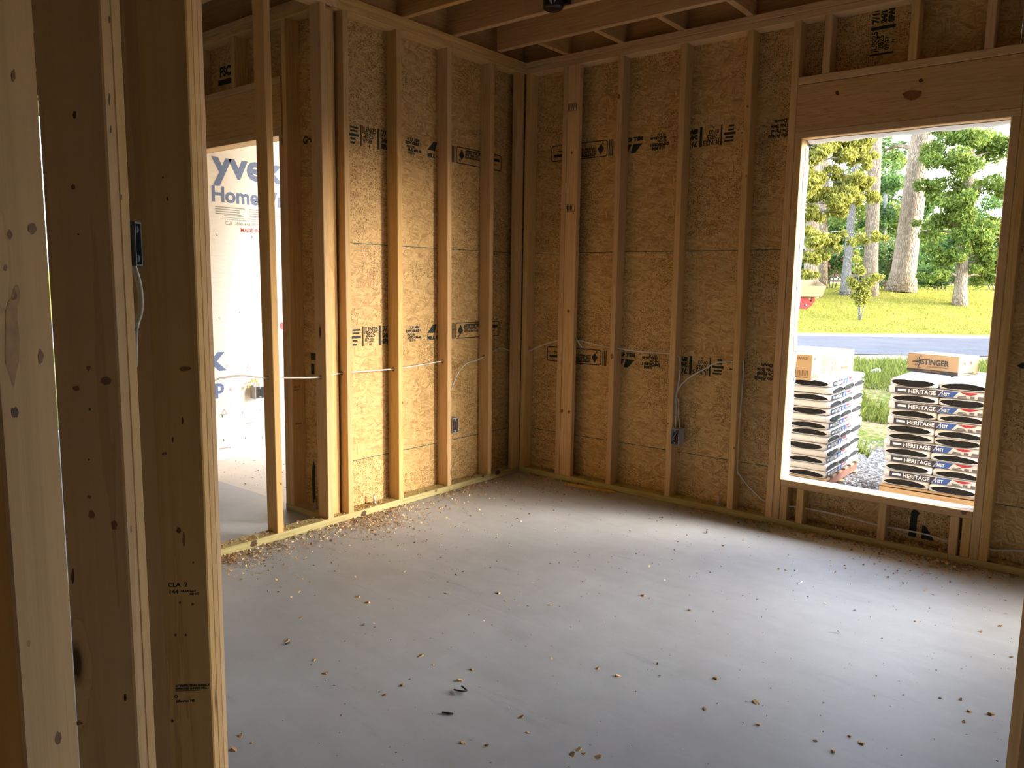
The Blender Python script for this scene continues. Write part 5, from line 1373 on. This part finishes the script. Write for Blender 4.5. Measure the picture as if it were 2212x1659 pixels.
# black can light on the joist
BLACKM = plain('black_painted_metal', (0.008, 0.008, 0.010), 0.35)
WMARK = plain('white_emblem', (0.55, 0.55, 0.55), 0.5)
cc = hit((1193, 21), 1, -0.765)
can = thing('ceiling_can', 'black round can with a white emblem hung on a ceiling joist', 'can', (cc.x, -0.7575, cc.z))
pr_ = [(0.0, 0.0), (0.042, 0.0), (0.052, 0.006), (0.055, 0.016), (0.055, 0.15), (0.048, 0.162), (0.0, 0.165)]
V = []; Fc = []
for (r_, z) in pr_:
    for k in range(28): V.append((r_*math.cos(2*PI*k/28), r_*math.sin(2*PI*k/28), z))
for i in range(len(pr_)-1):
    for k in range(28): Fc.append((i*28+k, i*28+(k+1) % 28, (i+1)*28+(k+1) % 28, (i+1)*28+k))
link('can_body', mesh('can_body', V, Fc, (BLACKM,), smooth=True), can)
box('can_bracket', (0.045, 0.075, 0.03, 0.06, 0.03, 0.06), BLACKM, can, 0.003)
def on_can(name, pts):           # emblem pieces bent round the can, towards the room
    a0 = math.atan2(CAM.y-can.location.y, CAM.x-can.location.x)
    v = []
    for (u, z) in pts: v.append((0.0556*math.cos(a0+u/0.055), 0.0556*math.sin(a0+u/0.055), z))
    link(name, mesh(name, v, [tuple(range(len(pts)))], (WMARK,)), can)
on_can('emblem', [(-0.034, 0.044), (-0.008, 0.049), (-0.008, 0.058), (-0.034, 0.053)])
on_can('emblem', [(-0.012, 0.014), (-0.004, 0.012), (-0.010, 0.040), (-0.026, 0.040)])
on_can('emblem', [(0.004, 0.016), (0.012, 0.030), (0.010, 0.046), (-0.004, 0.046), (0.004, 0.034)])

# anchor bolts on the bottom plates
BOLT = plain('zinc_bolt', (0.50, 0.50, 0.52), 0.35, 0.8)
for (x, y, lab) in ((1.478, 0.040, 'anchor bolt in the window wall plate between two studs'), (-0.215, -1.585, 'anchor bolt in the short plate beside the doorway'), (-0.045, -1.30, 'anchor bolt in the left wall plate among wood shavings')):
    t = thing('anchor_bolt', lab, 'bolt', (x, y, T))
    tube('bolt_rod', [(0, 0, 0), (0, 0, 0.055)], 0.0063, BOLT, t, 8)
    tube('nut', [(0, 0, 0.004), (0, 0, 0.015)], 0.011, BOLT, t, 6)
    tube('washer', [(0, 0, 0.0003), (0, 0, 0.0035)], 0.019, BOLT, t, 14)

# ------------------------------------------------------------------ shavings, chips and scraps
CHIP, nt_, b_s = new_mat('wood_shaving'); g = G(nt_)
g.l(g.ramp(g.n('NewGeometry').outputs['Random Per Island'], [(0, (0.16, 0.08, 0.03)), (0.25, (0.42, 0.25, 0.11)), (0.7, (0.66, 0.45, 0.23)), (1, (0.80, 0.66, 0.45))]), b_s.inputs['Base Color'])
b_s.inputs['Roughness'].default_value = 0.8
def chips_mesh(name, P, lo, hi, mat_=None):
    P = np.asarray(P, float); n = len(P)
    s = (lo+(hi-lo)*rng.random(n)**2)[:, None]
    a = rng.normal(size=(n, 3)); a[:, 2] *= 0.35; a /= np.linalg.norm(a, axis=1)[:, None]
    b_ = np.cross(a, rng.normal(size=(n, 3))*np.array([0.5, 0.5, 1.0])); b_ /= np.linalg.norm(b_, axis=1)[:, None]
    w = s*(0.3+0.5*rng.random((n, 1)))
    c = P.copy(); ext = np.abs(a[:, 2:3])*s*0.5+np.abs(b_[:, 2:3])*w*0.5
    c[:, 2:3] += ext+0.0004
    return quads_mesh(name, np.stack([c-a*s*0.5-b_*w*0.5, c+a*s*0.5-b_*w*0.35, c+a*s*0.45+b_*w*0.5, c-a*s*0.5+b_*w*0.4], 1), mat_ or CHIP)
def along_left(n, ylo, yhi, scale, top):
    y = ylo+(yhi-ylo)*rng.random(n)
    dens = 0.55+0.45*np.sin(y*5.3)*np.sin(y*2.1+1.0); keep = rng.random(n) < dens; y = y[keep]; n = len(y)
    if top: return np.stack([-0.004-0.08*rng.random(n), y, np.full(n, T)], 1)
    return np.stack([0.003+rng.exponential(scale, n), y, np.zeros(n)], 1)
def along_right(n, xlo, xhi, scale, top):
    x = xlo+(xhi-xlo)*rng.random(n)
    dens = 0.5+0.5*np.sin(x*4.1+0.5)*np.sin(x*1.7); keep = rng.random(n) < dens; x = x[keep]; n = len(x)
    if top: return np.stack([x, 0.004+0.08*rng.random(n), np.full(n, T)], 1)
    return np.stack([x, -0.003-rng.exponential(scale, n), np.zeros(n)], 1)
tag(link('wood_shavings', chips_mesh('wood_shavings', np.concatenate([along_left(9000, -2.4, -0.2, 0.10, False), along_left(1500, -2.4, -0.1, 0.45, False)]), 0.003, 0.014)), 'pale wood shavings on the floor along the left wall plate', 'shavings', kind='stuff')
tag(link('wood_shavings', chips_mesh('wood_shavings', np.concatenate([along_left(4200, -2.3, -0.05, 0, True)]), 0.003, 0.012)), 'wood shavings lying on top of the left wall plate', 'shavings', kind='stuff')
tag(link('wood_shavings', chips_mesh('wood_shavings', np.concatenate([along_right(4500, 0.1, 3.1, 0.05, False), along_right(1600, 1.6, 2.9, 0.05, False), along_right(900, 0.1, 3.0, 0.35, False)]), 0.003, 0.014)), 'pale wood shavings on the floor along the window wall plate', 'shavings', kind='stuff')
tag(link('wood_shavings', chips_mesh('wood_shavings', np.concatenate([along_right(1300, 0.1, 3.1, 0, True), along_right(1800, 1.80, 2.80, 0, True)]), 0.004, 0.016)), 'wood shavings heaped on the window wall plate between cripples', 'shavings', kind='stuff')
def pile(c, n, r_):
    d = rng.normal(size=(n, 2))*r_; h = 0.012*np.exp(-(d**2).sum(1)/(2*r_*r_))*rng.random(n)
    return np.stack([c[0]+d[:, 0], c[1]+d[:, 1]*1.0, h], 1)
c1 = hit((505, 1208), 2, 0); c2 = hit((800, 1130), 2, 0); c3 = hit((2040, 1215), 2, 0); c4 = hit((1770, 1155), 2, 0)
tag(link('wood_shavings', chips_mesh('wood_shavings', np.concatenate([pile(c1, 260, 0.05), pile(c2+Vector((0.06, 0, 0)), 420, 0.09)]), 0.004, 0.014)), 'small heaps of reddish wood shavings at the foot of the left plate', 'shavings', kind='stuff')
tag(link('wood_shavings', chips_mesh('wood_shavings', np.concatenate([pile(c3+Vector((0, -0.03, 0)), 260, 0.05), pile(c4+Vector((0, -0.03, 0)), 260, 0.06)]), 0.005, 0.016)), 'small heaps of wood shavings below the window sill', 'shavings', kind='stuff')
n = 1500
fx = rng.random(n)*3.3+0.05; fy = -rng.random(n)*3.4-0.1
lat = (fx-CAM.x)*EL.x+(fy-CAM.y)*EL.y; keep = lat < AW-0.02; fx, fy = fx[keep], fy[keep]; n = len(fx)
DUST, nt_, b_s = new_mat('floor_crumbs'); g = G(nt_)
g.l(g.ramp(g.n('NewGeometry').outputs['Random Per Island'], [(0, (0.04, 0.03, 0.02)), (0.6, (0.12, 0.08, 0.05)), (0.8, (0.5, 0.36, 0.2)), (1, (0.7, 0.6, 0.45))]), b_s.inputs['Base Color'])
b_s.inputs['Roughness'].default_value = 0.85
tag(link('floor_crumbs', chips_mesh('floor_crumbs', np.stack([fx, fy, np.zeros(n)], 1), 0.002, 0.008, DUST)), 'dark and pale crumbs strewn over the concrete floor', 'crumbs', kind='stuff')
n = 500
px_ = np.stack([-0.12-1.65*rng.random(n), -1.5+1.6*rng.random(n), np.full(n, -0.006)], 1)
tag(link('porch_crumbs', chips_mesh('porch_crumbs', px_, 0.004, 0.016, DUST)), 'crumbs and shavings on the porch slab', 'crumbs', kind='stuff')
# single larger chips, placed where the photograph shows them
CHIPW = wood('chip_wood', (0.62, 0.42, 0.22), (0.30, 0.16, 0.07), knots=0.2, tint=0.5)
def chip_mesh(seed):
    r_ = random.Random(seed); n = 7; V = []; Fc = []
    for j, z in enumerate((0.0, 0.0035)):
        for k in range(n):
            a = 2*PI*k/n; rad = 0.010*r_.uniform(0.6, 1.25)*(1 if j == 0 else 0.8)
            V.append((rad*math.cos(a)*1.5, rad*math.sin(a), z+(0.004*math.cos(a) if j else 0)))
    Fc = [tuple(range(n-1, -1, -1)), tuple(range(n, 2*n))]+[(k, (k+1) % n, (k+1) % n+n, k+n) for k in range(n)]
    return mesh('wood_chip', V, Fc, (CHIPW,))
CM = [chip_mesh(k) for k in range(6)]
spots = [(1077, 1281), (1020, 1447), (1141, 1583), (1125, 1550), (1290, 1445), (1546, 1465), (907, 1418), (935, 1437), (1000, 1605), (869, 1480), (995, 1470), (773, 1290), (793, 1302), (1260, 1628), (1237, 1630), (1292, 1635), (1190, 1307), (1389, 1287), (1403, 1293), (1522, 1532), (1633, 1518), (1639, 1565), (2032, 1508), (2075, 1512), (2095, 1537), (2082, 1560), (1760, 1600), (1800, 1622), (1835, 1590), (1860, 1605), (1250, 1620), (1490, 1318), (1391, 1286), (2120, 1365), (2160, 1352), (2185, 1420), (2142, 1543), (1978, 1342), (620, 1385), (650, 1335), (700, 1455), (520, 1590), (545, 1605), (505, 1620), (680, 1425), (830, 1502), (1050, 1610), (1335, 1460)]
for k, q in enumerate(spots):
    p = hit(q, 2, 0.0)
    o = link('wood_chip', CM[k % 6]); o.location = (p.x, p.y, 0.0003); o.rotation_euler = (0, 0, random.uniform(0, 6.28))
    s_ = random.uniform(0.45, 1.0); o.scale = (s_, s_*random.uniform(0.6, 1.1), s_)
    near = 'in the open middle of the floor'
    if (p-hit((995, 1497), 2, 0)).length < 0.45: near = 'around the dark bent scrap'
    elif p.y > -0.95: near = 'in front of the window sill'
    elif p.x > 2.2: near = 'on the side towards the window jamb wall'
    elif (p-Vector((CAM.x, CAM.y, 0))).dot(EL) > -0.05: near = 'beside the angled stud wall'
    tag(o, 'small loose wood chip %s' % near, 'wood chip', 'loose wood chips on the floor')
sp0 = hit((1220, 1046), 2, 0.0); sp1 = hit((1330, 1064), 2, 0.0)
dv = sp1-sp0; nn = Vector((-dv.y, dv.x, 0)).normalized()
V = []; Fc = []
for i in range(9):
    t = i/8; p = sp0.lerp(sp1, t); w = 0.022*math.sin(PI*min(0.97, 0.06+0.9*t))**0.6
    V += [(p+nn*w), (p-nn*w), (p+nn*w*0.8+Vector((0, 0, 0.009))), (p-nn*w*0.8+Vector((0, 0, 0.009)))]
    if i:
        a = 4*(i-1); Fc += [(a, a+4, a+6, a+2), (a+1, a+3, a+7, a+5), (a+2, a+6, a+7, a+3), (a, a+1, a+5, a+4)]
V = [(v[0], v[1], v[2]+0.0003) for v in V]
Fc += [(0, 2, 3, 1), (32, 33, 35, 34)]
tag(link('wood_splinter', mesh('wood_splinter', V, Fc, (WOOD,))), 'long pale wood splinter lying beside the window wall plate', 'wood scrap')
SCRAP = plain('dark_scrap', (0.03, 0.025, 0.02), 0.7)
def zpt(q, z): v = hit(q, 2, 0.0); v.z = z; return v
tag(tube('bent_scrap', smooth_path([zpt((981, 1492), 0.004), zpt((995, 1500), 0.012), zpt((1008, 1497), 0.008), zpt((997, 1488), 0.010)], 4), 0.003, SCRAP, None, 6), 'dark bent scrap of twig on the concrete floor', 'scrap')
tag(tube('straight_scrap', [zpt((955, 1541), 0.0035), zpt((979, 1544), 0.0035)], 0.003, SCRAP, None, 6), 'short straight dark scrap on the floor near the bent one', 'scrap')
tag(tube('straight_scrap', [zpt((617, 1393), 0.004), zpt((626, 1390), 0.004)], 0.003, SCRAP, None, 6), 'small dark scrap near the angled wall', 'scrap')
tag(tube('plastic_shred', smooth_path([zpt((1722, 1262), 0.002), zpt((1728, 1261), 0.004), zpt((1733, 1257), 0.002)], 3), 0.0025, plain('white_plastic', (0.7, 0.72, 0.74), 0.5), None, 6), 'white plastic shred on the floor in front of the window', 'scrap')
